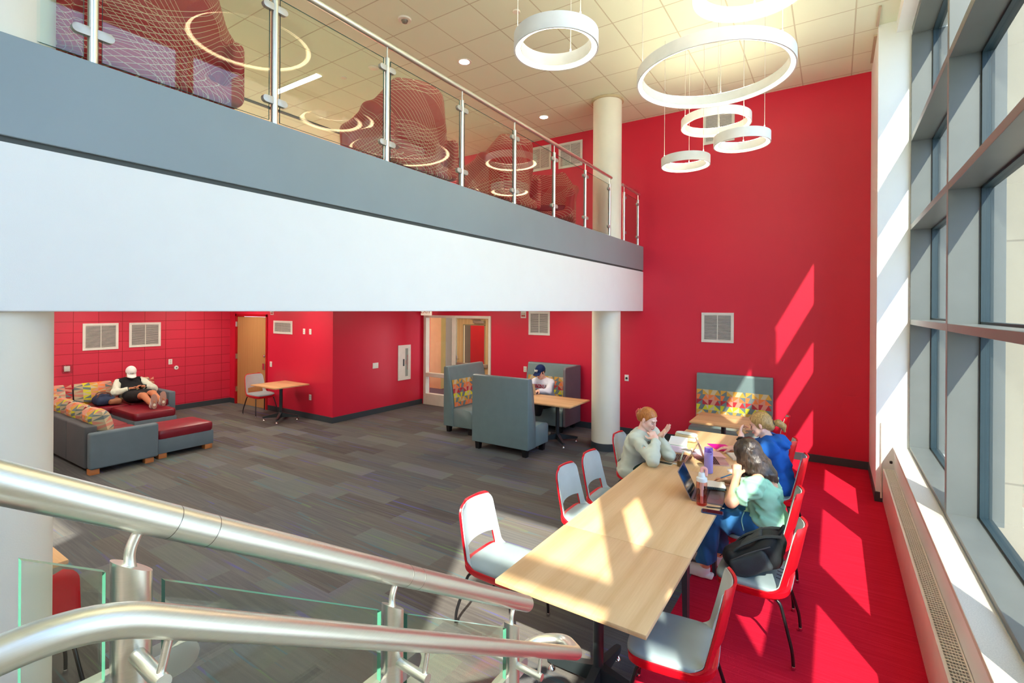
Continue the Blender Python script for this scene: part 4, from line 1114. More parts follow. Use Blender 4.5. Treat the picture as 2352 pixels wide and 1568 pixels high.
for s in (-1, 1): limb(F, [(-.46, 5.65 + s * .09, .53), (-.88, 5.65 + s * .10, .53)], (.085, .06))
hand(F, wrL, (-.05, .8, .35), (.85, .1, .25), -1, (.5, .7, .6)); hand(F, wrR, (-.85, -.2, 0), (0, 0, -1), 1, (.3, .3, .2))
F.build('body', SK3, t, P0)
BLUE = cloth('royal blue hoodie', (30, 92, 176), .4)
F = Field((-1.0, 5.26, .40), (-.22, 6.06, 1.08), .0062)
torso(F, hip, chest, neck, (-1, 0, 0), .030, 1.07, (shL, shR)); F.ell((-.45, 5.65, .52), (.165, .20, .09), .04)
limb(F, [shL, elL, np.array(elL) * .35 + np.array(wrL) * .65], (.052, .046, .034), .022, .03); limb(F, [shR, elR, np.array(elR) * .35 + np.array(wrR) * .65], (.052, .046, .034), .022, .03)
F.folds(.009, 42, (.4, .2, .8), 21)
for s in np.linspace(-1, 1, 9): F.chain([(-.57 + .0 * s, 5.65 + s * .10, .975), (-.49 + .05 * s * s, 5.65 + s * .11, .975 - .01 * s * s), (-.425 + .05 * s * s, 5.65 + s * .085, .905 + .03 * s * s)], [.024, .034, .020], .03)
F.cap(np.array(neck) + (.02, 0, -.01), np.array(neck) + (-.07, 0, .12), .062, .07, .012, 'sub'); F.plane((-.5, 5.65, .465), (0, 0, -1))
F.build('hoodie', BLUE, t, P0)
F = Field((-1.02, 5.42, .34), (-.28, 5.90, .68), .009)
for s in (-1, 1): limb(F, [(-.46, 5.65 + s * .085, .525), (-.88, 5.65 + s * .10, .535), (-.92, 5.65 + s * .1, .40)], (.115, .085, .07))
F.build('trousers', cloth('dark trousers', (44, 48, 58)), t, P0)
HAIRB = hairm('blonde hair', (134, 100, 52), (206, 170, 106))
f, l, u = basis(hf, hu); Wd = lambda a, b, c: np.array(hc) + a * f + b * l + c * u; R = np.stack([f, l, u], 1)
F = Field((-.80, 5.44, .92), (-.36, 5.86, 1.28), .0055)
F.ell(Wd(-.016, 0, .038), (.106, .086, .096), .01, R); F.ell(Wd(-.08, 0, -.02), (.05, .06, .06), .03, R)
F.ell(Wd(.105, 0, -.04), (.095, .10, .12), .012, R, 'sub'); F.ell(Wd(.02, 0, -.105), (.085, .10, .085), .012, R, 'sub')
for s in (-1, 1): F.ell(Wd(.0, s * .09, -.010), (.026, .022, .036), .008, R, 'sub')
F.chain([Wd(-.115, 0, -.01), Wd(-.165, 0, -.02), Wd(-.195, .0, -.06), Wd(-.19, 0, -.115)], [.022, .034, .030, .010], .015)
F.folds(.0016, 110, (0, 1, .1), 6); F.build('hair', HAIRB, t, P0, 1)
obj('hair_tie', tube(nb(), [V(Wd(-.128, 0, -.012) + .026 * (math.cos(a) * l + math.sin(a) * u) - P0) for a in np.linspace(0, 2 * PI, 16, endpoint=False)], .006, 8, True), BLK, t)
obj('earbud', lathe(nb(), [(.004, -.012), (.006, 0), (.004, .006)], 10, V(Wd(.004, -.088, -.01) - P0)), pm('white bud', (240, 240, 240), .3), t)
face_bits(hc, hf, hu, P0, t, SK3, brow=(140, 104, 66))
# the cup she drinks from
t = thing('drink_cup', 'clear plastic cup of iced coffee held to the mouth of the woman in blue', 'cup', (-.80, 5.61, 1.015))
M = Matrix.Rotation(.85, 3, 'Y')
obj('cup', lathe(nb(), [(.030, -.05), (.042, .065), (.040, .065), (.028, -.046)], 24, (0, 0, 0), M), glassm('clear plastic', (.97, .95, .9), .8), t)
obj('coffee', lathe(nb(), [(.028, -.046), (.036, .025)], 24, (0, 0, 0), M), pm('milky coffee', (206, 176, 124), .3), t)

# ------------------------------------------------ man in the booth
P0 = np.array((-4.60, 8.26, 0.0))
t = thing('person', 'person in a navy cap and white red-lettered sweatshirt at a laptop in the booth', 'person', tuple(P0))
hip, chest, neck = (-4.60, 8.26, .56), (-4.60, 8.17, .80), (-4.60, 8.10, .965)
hc, hf, hu = (-4.605, 8.03, 1.10), (-.22, -.85, -.42), (-.05, -.35, .93)
shR, elR, wrR = (-4.765, 8.13, .90), (-4.82, 7.95, .77), (-4.70, 7.80, .785)
shL, elL, wrL = (-4.435, 8.13, .90), (-4.39, 7.95, .77), (-4.52, 7.80, .785)
F = Field((-4.98, 7.62, .40), (-4.24, 8.42, 1.26), .0062)
SK4 = skin('light skin', (232, 186, 158))
torso(F, hip, chest, neck, (0, -1, 0)); F.cap(neck, np.array(hc) - .05 * unit(hu) - .02 * unit(hf), .054, .052, .03); head(F, hc, hf, hu)
for a in ((shL, elL, wrL), (shR, elR, wrR)): F.cap(neck, a[0], .05, .048, .03); limb(F, a, (.048, .042, .028))
for s in (-1, 1): limb(F, [(-4.60 + s * .09, 8.24, .53), (-4.60 + s * .11, 7.80, .53)], (.085, .06))
hand(F, wrR, (.1, -1, 0), (0, 0, -1), -1, (.35, .4, .3)); hand(F, wrL, (-.1, -1, 0), (0, 0, -1), 1, (.35, .4, .3))
F.build('body', SK4, t, P0)
F = Field((-5.0, 7.74, .40), (-4.2, 8.46, 1.05), .0068)
torso(F, hip, chest, neck, (0, -1, 0), .026, 1.04, (shL, shR)); F.ell((-4.60, 8.24, .53), (.20, .16, .09), .04)
for a in ((shL, elL, wrL), (shR, elR, wrR)): limb(F, [a[0], a[1], np.array(a[1]) * .25 + np.array(a[2]) * .75], (.048, .044, .034), .016, .03)
F.folds(.008, 44, (.2, .4, .8), 31); F.cap(np.array(neck) + (0, .02, 0), np.array(neck) + (0, -.05, .12), .062, .068, .012, 'sub'); F.plane((-4.6, 8.2, .48), (0, 0, -1))
F.build('sweatshirt', cloth('white sweatshirt', (222, 222, 232)), t, P0)
REDPRINT = pm('red print', (176, 24, 58), .7)
for i, chx in enumerate('WISCONSIN'):
    a = (i - 4) / 4; xx = -4.60 + a * .150; yy = 8.17 - .146 - .010 + .055 * abs(a) ** 2.2
    text('letter', chx, .105, REDPRINT, V((xx, yy - .014, .835 - .008 * a * a)) - V(P0), (PI / 2 + .28, 0, a * .62), t, .006, sx=.56)
F = Field((-4.86, 7.66, .34), (-4.34, 8.42, .68), .009)
for s in (-1, 1): limb(F, [(-4.60 + s * .09, 8.24, .525), (-4.60 + s * .11, 7.80, .535), (-4.60 + s * .11, 7.74, .40)], (.115, .085, .07))
F.build('trousers', cloth('black trousers', (34, 36, 40)), t, P0)
def cap_mesh(hc, hf, hu, m, t, P0, txt=None, tm=None, ts=.05):
    f, l, u = basis(hf, hu); Wd = lambda a, b, c: np.array(hc) + a * f + b * l + c * u; R = np.stack([f, l, u], 1)
    lo = np.array(hc) - .24; F = Field(lo, np.array(hc) + .24, .0055)
    F.ell(Wd(-.010, 0, .045), (.108, .088, .100), .01, R); F.plane(Wd(0, 0, .030), -(u - .12 * f))
    for s in np.linspace(-1, 1, 27): F.cap(Wd(.070 - .02 * s * s, s * .070, .036), Wd(.175 - .055 * s * s, s * .070, .026 - .022 * s * s), .007, .006, .006)
    F.ell(Wd(-.02, 0, .0), (.088, .072, .09), .004, R, 'sub')
    o = F.build('cap', m, t, P0)
    bm = nb(); lathe(bm, [(.009, 0), (.007, .006)], 10, V(Wd(-.012, 0, .144) - P0)); obj('button', bm, m, o)
    if txt == 'stitches':
        for i, cc in enumerate(((150, 60, 60), (60, 60, 70), (70, 110, 70), (190, 160, 60), (60, 90, 150))):
            obj('stitching', box(nb(), V(Wd(.099 - .004 * abs(i - 2), (i - 2) * -.012, .072 + .004 * (i % 2)) - P0), (.008, .009, .012), .001), pm('thread %d' % i, cc, .7), o)
    elif txt:
        p = V(Wd(.097, 0, .080) - P0); Rm = Matrix((tuple(l), tuple(u * .86 - f * .5), tuple(f * .86 + u * .5))).transposed()
        text('emblem', txt, ts, tm, p, Rm.to_euler(), o, .006)
cap_mesh(hc, hf, hu, cloth('navy cap', (22, 40, 84), .3, 700), t, P0, 'NY', pm('white stitch', (236, 236, 228), .6), .062)
f, l, u = basis(hf, hu); Wd = lambda a, b, c: np.array(hc) + a * f + b * l + c * u; R = np.stack([f, l, u], 1)
F = Field(np.array(hc) - .16, np.array(hc) + .16, .006); F.ell(Wd(-.02, 0, .02), (.094, .081, .088), .01, R); F.plane(Wd(.028, 0, 0), f); F.plane(Wd(0, 0, -.045), -u)
for s in (-1, 1): F.ell(Wd(.0, s * .09, -.010), (.03, .022, .036), .008, R, 'sub')
F.build('hair', hairm('brown hair', (40, 28, 20), (84, 62, 44)), t, P0)
obj('earbud', lathe(nb(), [(.004, -.012), (.006, 0), (.004, .006)], 10, V(Wd(.004, .088, -.006) - P0)), pm('white bud', (240, 240, 240), .3), t)
face_bits(hc, hf, hu, P0, t, SK4, brow=(60, 44, 34))

# ------------------------------------------------ man on the corner sofa
P0 = np.array((-11.45, 4.02, .43))
t = thing('person', 'person in a white cap and black varsity jacket reclining on the corner sofa', 'person', tuple(P0))
hip, chest, neck = (-11.38, 4.02, .57), (-11.58, 4.03, .71), (-11.68, 4.03, .855)
hc, hf, hu = (-11.63, 4.035, .965), (.80, -.14, -.58), (.55, -.05, .83)
shR, elR, wrR = (-11.66, 3.84, .80), (-11.46, 3.72, .64), (-11.36, 3.93, .69)
shL, elL, wrL = (-11.66, 4.22, .80), (-11.44, 4.36, .64), (-11.34, 4.14, .71)
legs = [[(-11.34, 3.94, .55), (-10.88, 3.98, .60), (-10.36, 3.925, .50)], [(-11.34, 4.11, .55), (-10.86, 4.12, .63), (-10.40, 4.085, .525)]]
SK5 = skin('brown skin', (190, 132, 96))
F = Field((-11.86, 3.60, .40), (-10.2, 4.46, 1.14), .0075)
torso(F, hip, chest, neck, (1, 0, 0)); F.cap(neck, np.array(hc) - .05 * unit(hu) - .02 * unit(hf), .054, .052, .03); head(F, hc, hf, hu)
for a in ((shL, elL, wrL), (shR, elR, wrR)): F.cap(neck, a[0], .05, .048, .03); limb(F, a, (.048, .042, .028))
for lg in legs: limb(F, lg, (.085, .060, .038)); F.cap(lg[2], np.array(lg[2]) + (.06, 0, .06), .04, .035, .02)
hand(F, wrR, (.25, .65, .3), (.2, .2, -.8), -1, (.6, .7, .5)); hand(F, wrL, (.2, -.7, .3), (.2, -.2, -.8), 1, (.6, .7, .5))
F.build('body', SK5, t, P0)
F = Field((-11.9, 3.64, .40), (-11.1, 4.42, .96), .007)
torso(F, hip, chest, neck, (1, 0, 0), .028, 1.04, ((-11.66, 3.88, .80), (-11.66, 4.18, .80))); F.folds(.004, 40, (.5, .2, .6), 41)
F.cap(np.array(neck), np.array(neck) + (.05, 0, .1), .06, .066, .012, 'sub'); F.plane((-11.3, 4, .5), (1, 0, -.35))
F.build('jacket_body', cloth('black jacket', (26, 28, 32), .3), t, P0)
for a in ((shL, elL, wrL), (shR, elR, wrR)):
    a = [np.array(x) for x in a]; lo = np.minimum(np.minimum(a[0], a[1]), a[2]) - .12; hi = np.maximum(np.maximum(a[0], a[1]), a[2]) + .12
    F = Field(lo, hi, .006); limb(F, [a[0], a[1], a[1] * .2 + a[2] * .8], (.050, .046, .034), .018, .03); F.folds(.008, 55, (.5, .5, .5), 8)
    s_ = F.build('sleeve', cloth('cream sleeve', (214, 220, 204), .3), t, P0)
    d = unit(a[2] - a[1]); c = a[1] * .16 + a[2] * .84; _, q, w_ = basis(d, (.3, .2, 1))
    bm = nb()
    for z in (-.018, 0, .018): tube(bm, [V(c + d * z + .043 * (math.cos(x) * q + math.sin(x) * w_) - P0) for x in np.linspace(0, 2 * PI, 18, endpoint=False)], .008, 8, True)
    obj('cuff', bm, [cloth('black rib', (34, 34, 38))], s_)
bm = nb(); bw = nb(); f_, l_, u_ = basis((.45, 0, 1))
for rr, dz, B in ((.064, .0, bm), (.069, -.016, bw), (.073, -.032, bm), (.078, -.046, bw)):
    c = np.array(neck) + np.array((.006, 0, .012)) + np.array(f_) * dz
    tube(B, [V(c + rr * (math.cos(x) * l_ + math.sin(x) * np.cross(l_, f_)) - P0) for x in np.linspace(0, 2 * PI, 24, endpoint=False)], .009, 8, True)
obj('collar', bm, cloth('black rib', (34, 34, 38)), t); obj('collar_stripe', bw, pm('white rib', (236, 234, 230), .8), t)
F = Field((-11.5, 3.80, .40), (-10.9, 4.30, .78), .008)
for lg in legs: limb(F, [lg[0], np.array(lg[0]) * .35 + np.array(lg[1]) * .65], (.118, .098))
F.folds(.004, 40, (1, 0, .3), 44); F.build('shorts', cloth('black shorts', (38, 38, 40)), t, P0)
SOLE = pm('pink brown sole', (172, 132, 118), .7, bump=.5, bs=160)
for lg in legs:
    a = np.array(lg[2]); F = Field(a + (-.08, -.08, -.10), a + (.13, .08, .24), .006)
    F.chain([a + (0, 0, -.02), a + (.045, 0, .03), a + (.05, 0, .15)], [.05, .048, .036], .02); F.plane(a + (.075, 0, 0), (1, 0, .06))
    o = F.build('shoe', pm('white shoe', (222, 218, 214), .6), t, P0)
    M = Matrix.Translation(V(a + (.072, 0, .065) - P0)) @ Matrix.Rotation(-.06, 4, 'Y') @ Matrix(((0, 0, 1, 0), (1, 0, 0, 0), (0, 1, 0, 0), (0, 0, 0, 1)))
    poly = [(x * (1 - .12 * (y < 0)), y) for x, y in superell(.05, .135, 2.6, 32)]
    obj('sole', prism(nb(), poly, .014, M, .003), SOLE, o)
    M2 = M @ Matrix.Translation((0, -.06, .0135)); obj('heel_disc', prism(nb(), superell(.022, .024, 2, 20), .003, M2), pm('cream disc', (232, 228, 206), .6), o)
cap_mesh(hc, hf, hu, cloth('white cap', (232, 232, 230), .3, 700), t, P0, 'stitches')
face_bits(hc, hf, hu, P0, t, SK5, brow=(40, 30, 26))
t = thing('snack_pouch', 'pale green pouch held in the hands of the man on the sofa', 'pouch', (-11.29, 4.03, .66))
obj('pouch', box(nb(), (0, 0, 0), (.02, .035, .11), .008), pm('pale green foil', (168, 184, 120), .4), t)
# ================================================================== SMALL THINGS
TZ = .7405
def at(name, label, cat, x, y, z=TZ, rz=0.0, group=None): return thing(name, label, cat, (x, y, z), rz, group)
SCR = pm('dark screen', (20, 24, 28), .08)
def phone(label, x, y, rz, case, wid=.074, ln=.155):
    t = at('phone', label, 'phone', x, y, TZ, rz)
    obj('case', prism(nb(), rrect(ln, wid, .012), .0085, None, .002), case, t, ang=35)
    obj('screen', prism(nb(), rrect(ln - .012, wid - .01, .009), .001, Matrix.Translation((0, 0, .0083))), SCR, t, smooth=False)
phone('phone in a cream case beside the iced coffee jar', -1.415, 4.975, -.08, pm('cream case', (226, 208, 170), .5))
phone('phone in a navy case at the table edge by the pink bottle', -.770, 3.978, .16, pm('navy case', (34, 62, 104), .45))
PENB = pm('black pen barrel', (30, 40, 44), .35)
def pen(label, a, b, m, tip):
    a, b = V(a), V(b); t = thing('pen', label, 'pen', tuple(a)); d = b - a
    obj('barrel', tube(nb(), [d * .12, d * .9], .0046, 10), m, t); obj('tip', tube(nb(), [V((0, 0, 0)), d * .12], [.0012, .0044], 10), tip, t); obj('cap_end', tube(nb(), [d * .9, d], .004, 10), tip, t)
pen('black pen lying beside the navy phone', (-.846, 4.056, TZ + .005), (-.708, 4.100, TZ + .005), PENB, CHROME)
pen('blue pen in the writing hand of the dark-haired woman', (-.872, 4.655, .778), (-.735, 4.60, .868), pm('blue pen', (28, 128, 208), .35), pm('light blue pen end', (60, 180, 220), .35))

def laptop(label, hx, hy, rz, body, lidm, op, w=.30, d=.212, screen_on=None):
    """hinge line centre at (hx, hy); local +x from hinge to the user; lid opens by op from the base"""
    t = at('laptop', label, 'laptop', hx, hy, TZ, rz, 'laptops on the long table')
    obj('base', prism(nb(), [(x + d / 2, y) for x, y in rrect(d, w, .012)], .011, None, .002), body, t, ang=35)
    bm = nb()
    for i in range(6):
        for j in range(14):
            box(bm, (.022 + .0175 * i, -.128 + .0197 * j, .0115), (.0145, .0165, .0016))
    obj('keyboard', bm, pm('dark keys', (44, 34, 38), .5), t, smooth=False)
    obj('trackpad', b2(nb(), (.135, -.055, .0108), (.2, .055, .0116)), pm('trackpad', (196, 158, 150), .35) if body.name.startswith('rose') else pm('trackpad grey', (112, 106, 114), .35), t, smooth=False)
    M = Matrix.Translation((0, 0, .010)) @ Matrix.Rotation(-op, 4, 'Y')
    l = obj('lid', prism(nb(), [(x + d / 2, y) for x, y in rrect(d, w, .012)], .006, M, .0015), lidm, t, ang=35)
    obj('screen', prism(nb(), [(x + d / 2, y) for x, y in rrect(d - .014, w - .014, .006)], .0008, M @ Matrix.Translation((0, 0, -.0008))), SCR, l, smooth=False)
    return t
ROSE = pm('rose aluminium', (206, 176, 168), .35, .5); GREYA = pm('space grey aluminium', (134, 128, 138), .35, .6)
laptop('rose laptop open in front of the red-haired woman', -1.265, 5.23, PI + .1, ROSE, ROSE, math.radians(122), .28, .20)
laptop('rose laptop open in front of the woman in blue, back to back with another', -1.10, 5.30, .38, ROSE, ROSE, math.radians(110), .29, .205)
laptop('dark grey laptop open in front of the woman in mint', -.977, 4.28, .1, GREYA, GREYA, math.radians(116), .30, .235)
# booth man's laptop
t = laptop('pale laptop in front of the man in the booth', -4.62, 7.64, PI / 2, ROSE, pm('pale gold aluminium', (214, 196, 166), .4, .3), math.radians(105), .30, .20)
del t['group']
# notebooks and papers
PAPER = pm('white paper', (238, 238, 236), .8, var=.02)
def notebook(label, x, y, z, rz, w, h, cover, th=.014, page=PAPER, group=None):
    t = thing('notebook', label, 'notebook', (x, y, z), rz, group)
    obj('cover', box(nb(), (0, 0, th / 2), (w, h, th), .002), cover, t, ang=35)
    obj('page_block', box(nb(), (.002, 0, th + .0015), (w - .008, h - .008, .003), .0005), page, t, smooth=False)
    bm = nb()
    for k in range(int(h / .014)): tube(bm, [V((-w / 2 + .0, -h / 2 + .01 + k * .014, th * .3)), V((-w / 2 - .004, -h / 2 + .01 + k * .014, th * .8)), V((-w / 2 + .004, -h / 2 + .01 + k * .014, th + .006))], .0012, 5)
    obj('spiral_binding', bm, pm('wire', (150, 150, 150), .3, .8), t); return t
notebook('open white notebook on a dark folder under the writing hand', -.872, 4.50, TZ + .024, math.atan2(.06, .23) + PI / 2, .17, .21, pm('dark teal cover', (42, 66, 72), .5), .020)
notebook('white spiral notebook between the laptop and the woman in blue', -.835, 5.63, TZ, .45, .18, .25, PAPER, .012)
LILAC = pm('lilac ruled paper', (222, 214, 232), .8)
def sheet(name, label, cat, pts, m, lift=.004, curl=0.0):
    c = sum((V((p[0], p[1], 0)) for p in pts), V((0, 0, 0))) / len(pts); t = tag(None or bpy.data.objects.new(name, None), label, cat); COL.objects.link(t); t.location = (c.x, c.y, TZ)
    P = [V((p[0] - c.x, p[1] - c.y, 0)) for p in pts]; g = []
    for i in range(9):
        row = []
        for j in range(9):
            u, v = i / 8, j / 8; q = P[0] * (1 - u) * (1 - v) + P[1] * u * (1 - v) + P[2] * u * v + P[3] * (1 - u) * v
            q.z = lift * .3 + curl * v ** 2.2; row.append(q)
        g.append(row)
    obj('sheet', solid_grid(nb(), g, lift), m, t); return t
MAG = pm('magenta folder', (226, 10, 148), .45); PINKP = pm('pale pink folder', (240, 196, 204), .6)
sheet('folder', 'magenta folder lying flat beyond the purple bottle', 'folder', [(-1.22, 5.99), (-1.055, 5.745), (-.89, 5.87), (-1.04, 6.06)], MAG)
sheet('folder', 'pale pink folder under the backs of the rose laptops', 'folder', [(-1.33, 5.68), (-1.20, 5.30), (-.93, 5.52), (-1.04, 5.72)], PINKP, .003)
b = sheet('binder', 'open binder of ruled lilac paper in front of the red-haired woman', 'binder', [(-1.575, 5.42), (-1.35, 5.42), (-1.36, 5.66), (-1.59, 5.66)], LILAC, .012)
bm = nb()
for k in range(11): b2(bm, (-.10, -.10 + k * .016, .0155), (.06 + .02 * math.sin(k * 2.1), -.098 + k * .016, .0162))
obj('ruled_notes', bm, pm('violet ink', (176, 160, 206), .8), b, smooth=False)
b = sheet('binder', 'upturned white sheets with a green edge behind the ruled paper', 'binder', [(-1.60, 5.68), (-1.38, 5.68), (-1.40, 5.84), (-1.59, 5.84)], PAPER, .004, .07)
obj('green_edge', b2(nb(), (-.11, -.085, .004), (.10, -.070, .012)), pm('green tab', (40, 168, 98), .5), b, smooth=False)
# calculator
t = at('calculator', 'white calculator with black keys beside the ruled paper', 'calculator', -1.315, 5.53, TZ, -.5)
obj('case', prism(nb(), rrect(.165, .082, .012), .016, None, .003), pm('white calculator', (232, 230, 228), .4), t, ang=35)
obj('display', b2(nb(), (.038, -.03, .0158), (.075, .03, .0166)), pm('maroon display', (120, 30, 44), .3), t, smooth=False)
bm = nb()
for i in range(6):
    for j in range(4): box(bm, (-.07 + .018 * i, -.027 + .018 * j, .0165), (.012, .012, .003), .001)
obj('keys', bm, BLK, t, smooth=False)
# pencil pouch
t = at('pencil_pouch', 'cream quilted pencil pouch at the far left of the long table', 'pouch', -1.455, 5.99, TZ, -.1)
F = Field((-.16, -.1, -.02), (.16, .1, .12), .005); F.rbox((0, 0, .032), (.125, .06, .03), .028, .02); F.rbox((0, .004, .072), (.122, .05, .018), .018, .012); F.folds(.003, 60, (1, 0, .4), 2); F.plane((0, 0, .001), (0, 0, -1))
F.build('pouch_body', cloth('cream pouch', (232, 222, 186), .4), t)
obj('pouch_flap', pad(nb(), .118, .055, .082, .095, 3.2, .006, .006), cloth('pale mint pouch', (214, 226, 220), .4), t)
obj('zip', tube(nb(), [(-.115, -.052, .062), (0, -.06, .064), (.115, -.052, .062)], .003, 6), pm('zip tape', (196, 180, 130), .5), t)
# bottles
t = at('water_bottle', 'purple insulated water bottle with a flip lid on the long table', 'bottle', -.992, 4.935)
PUR = pm('lilac bottle', (160, 146, 222), .5); PURD = pm('violet lid', (122, 96, 200), .4)
obj('bottle_body', lathe(nb(), [(.034, 0), (.0395, .004), (.04, .19), (.038, .197)], 32), PUR, t)
obj('lid', lathe(nb(), [(.038, .197), (.0385, .20), (.037, .238), (.030, .243)], 32), PURD, t)
obj('loop', tube(nb(), [V((.028 + 0.0, -.034, .205)) + V((.016 * math.cos(a) * .8, -.012 * math.cos(a) * .6, .022 * math.sin(a))) for a in np.linspace(0, 2 * PI, 18, endpoint=False)], .0045, 8, True), PUR, t)
obj('spout_ring', tube(nb(), [(.026 * math.cos(a), .026 * math.sin(a), .243) for a in np.linspace(0, 2 * PI, 20, endpoint=False)], .003, 6, True), pm('peach ring', (240, 150, 140), .4), t)
t = at('water_bottle', 'clear pink water bottle with a white lid and pink handle', 'bottle', -.873, 4.095)
CLP = glassm('pink clear plastic', (.97, .80, .78), .8)
obj('bottle_body', lathe(nb(), [(.036, 0), (.041, .006), (.042, .17), (.036, .195), (.034, .195), (.040, .168), (.039, .008), (.034, .003)], 32), CLP, t)
obj('water', lathe(nb(), [(.034, .004), (.0385, .01), (.0385, .07)], 32), glassm('pink water', (.98, .62, .58), .6, 1.33), t)
LIDW = pm('white lid', (226, 234, 236), .4)
obj('lid', lathe(nb(), [(.040, .186), (.042, .19), (.040, .214), (.027, .222), (.025, .25), (.020, .256)], 32), LIDW, t)
obj('infuser_tube', lathe(nb(), [(.012, .012), (.012, .12), (.0155, .122), (.0155, .186)], 20), LIDW, t)
obj('handle', tube(nb(), bend([(-.004, 0, .252), (.0, 0, .296), (.036, 0, .292), (.034, 0, .235)], .022, 6), .0065, 10, sq=1.7), pm('pink handle', (244, 184, 180), .5), t)
t = at('iced_coffee_jar', 'glass jar of iced coffee with a pale straw by the rose laptop', 'jar', -1.262, 4.985)
obj('jar', lathe(nb(), [(.034, 0), (.037, .004), (.037, .08), (.033, .088), (.034, .10), (.032, .10), (.031, .09), (.035, .078), (.035, .006), (.032, .003)], 28), glassm('jar glass', (.96, .97, .95), 1.0), t)
obj('coffee', lathe(nb(), [(.033, .004), (.035, .007), (.035, .055)], 28), pm('iced coffee', (124, 92, 58), .3), t)
obj('straw', tube(nb(), [(-.012, 0, .012), (.022, .01, .15)], .0062, 10), pm('mint straw', (206, 224, 204), .4), t)
t = at('earbud_case', 'small white earbud case on the table beside the dark-haired woman', 'case', -.822, 5.085)
obj('case', pad(nb(), .031, .024, 0, .019, 2.6, .004, .008), pm('glossy white', (242, 242, 242), .2), t)
t = at('usb_adapter', 'small white adapter plugged in beside the rose laptop', 'adapter', -1.318, 5.012, TZ, -.3)
obj('plug', box(nb(), (0, 0, .006), (.05, .018, .012), .003), pm('glossy white', (242, 242, 242), .2), t)
obj('cable', tube(nb(), bend([(-.025, 0, .005), (-.05, .006, .004), (-.07, .0, .004)], .02), .002, 6), pm('glossy white', (242, 242, 242), .2), t)
t = at('claw_clip', 'small black claw clip at the end of the magenta folder', 'clip', -.905, 5.945, TZ, .6)
bm = nb()
for k in range(5): tube(bm, bend([(-.03 + .015 * k, -.02, .002), (-.03 + .015 * k, -.016, .03), (-.03 + .015 * k, .016, .03), (-.03 + .015 * k, .02, .002)], .015), .004, 6)
tube(bm, [(-.035, 0, .033), (.035, 0, .033)], .007, 8); obj('jaws', bm, BLK, t)

# ------------------------------------------------ backpack on the chair
BP = cloth('black backpack nylon', (36, 40, 44), .6, 260, .6); BP2 = cloth('charcoal backpack panel', (62, 70, 74), .6, 260, .6)
t = thing('backpack', 'black backpack slumped on the seat of the red and grey chair', 'backpack', (-.45, 3.85, .47))
F = Field((-.26, -.24, -.02), (.28, .26, .40), .0065); rot = np.array(Matrix.Rotation(-.55, 3, 'Y'))
F.rbox((.0, 0, .10), (.17, .155, .085), .06, .03, rot); F.rbox((.09, .02, .19), (.08, .14, .08), .06, .05, rot); F.ell((-.14, -.01, .06), (.08, .13, .06), .04); F.folds(.007, 34, (.3, .3, .6), 14); F.plane((0, 0, .003), (0, 0, -1)); F.plane((.165, 0, .1), (1, 0, -.2))
F.build('bag_body', BP, t)
F = Field((-.26, -.24, -.02), (.28, .1, .3), .0065); F.rbox((-.02, -.155, .085), (.13, .03, .065), .028, .02, rot); F.folds(.004, 50, (.3, .3, .6), 15); F.build('side_pocket', BP2, t)
F = Field((-.2, -.1, .08), (.24, .24, .42), .0065); F.rbox((-.03, .04, .185), (.09, .09, .02), .018, .02, np.array(Matrix.Rotation(-.75, 3, 'Y'))); F.folds(.003, 60, (1, 0, 0), 16); F.build('mesh_panel', BP2, t)
for y0, y1 in ((-.075, -.10), (.085, .105)):
    bm = nb(); tube(bm, bend([(.16, y0, .285), (.05, y0 - .01, .268), (-.10, y1, .165), (-.165, y1, .08)], .06, 6), .020, 10, sq=.4); obj('shoulder_strap', bm, BP2, t)
obj('loose_strap', tube(nb(), bend([(-.15, .0, .055), (-.20, .05, .02), (-.235, .06, .01), (-.25, .062, -.01)], .03), .011, 8, sq=.25), BP, t)
obj('grab_handle', tube(nb(), bend([(.14, -.04, .28), (.165, -.03, .325), (.165, .05, .325), (.14, .06, .28)], .03), .008, 8), BP, t)
obj('zip', tube(nb(), bend([(-.13, -.165, .09), (-.02, -.175, .175), (.10, -.155, .235)], .06), .004, 6), pm('zip tape dark', (78, 84, 88), .4), t)
bm = nb()
for k in range(4): tube(bm, bend([(.13, -.10 + .05 * k, .02), (.175, -.09 + .05 * k, .006), (.20, -.11 + .05 * k, .004), (.16, -.07 + .05 * k, .004)], .02), .0025, 5)
obj('cords', bm, BLK, t)
# holdall on the sofa
t = thing('duffel_bag', 'navy and tan duffel bag on the sofa beside the man in the white cap', 'bag', (-11.42, 3.60, .44))
F = Field((-.22, -.26, -.02), (.24, .2, .3), .007); F.ell((-.03, -.06, .10), (.15, .17, .10), .04); F.rbox((0, -.05, .07), (.14, .15, .06), .05, .04); F.folds(.006, 36, (.4, .4, .4), 51); F.plane((0, 0, .002), (0, 0, -1)); F.build('bag_body', cloth('navy canvas', (46, 58, 84), .4), t)
F = Field((-.14, -.1, -.02), (.26, .24, .22), .007); F.rbox((.09, .07, .06), (.10, .10, .052), .045, .03); F.folds(.004, 40, (.4, .4, .4), 52); F.plane((0, 0, .002), (0, 0, -1)); F.build('tan_end', cloth('tan leather', (150, 100, 72), .2, 200, .5), t)
for x in (-.05, .05): obj('handle', tube(nb(), bend([(x, -.18, .13), (x * 1.3, -.14, .235), (x * 1.3, .0, .235), (x, .05, .14)], .06), .011, 8), pm('tan handle', (120, 82, 66), .5), t)

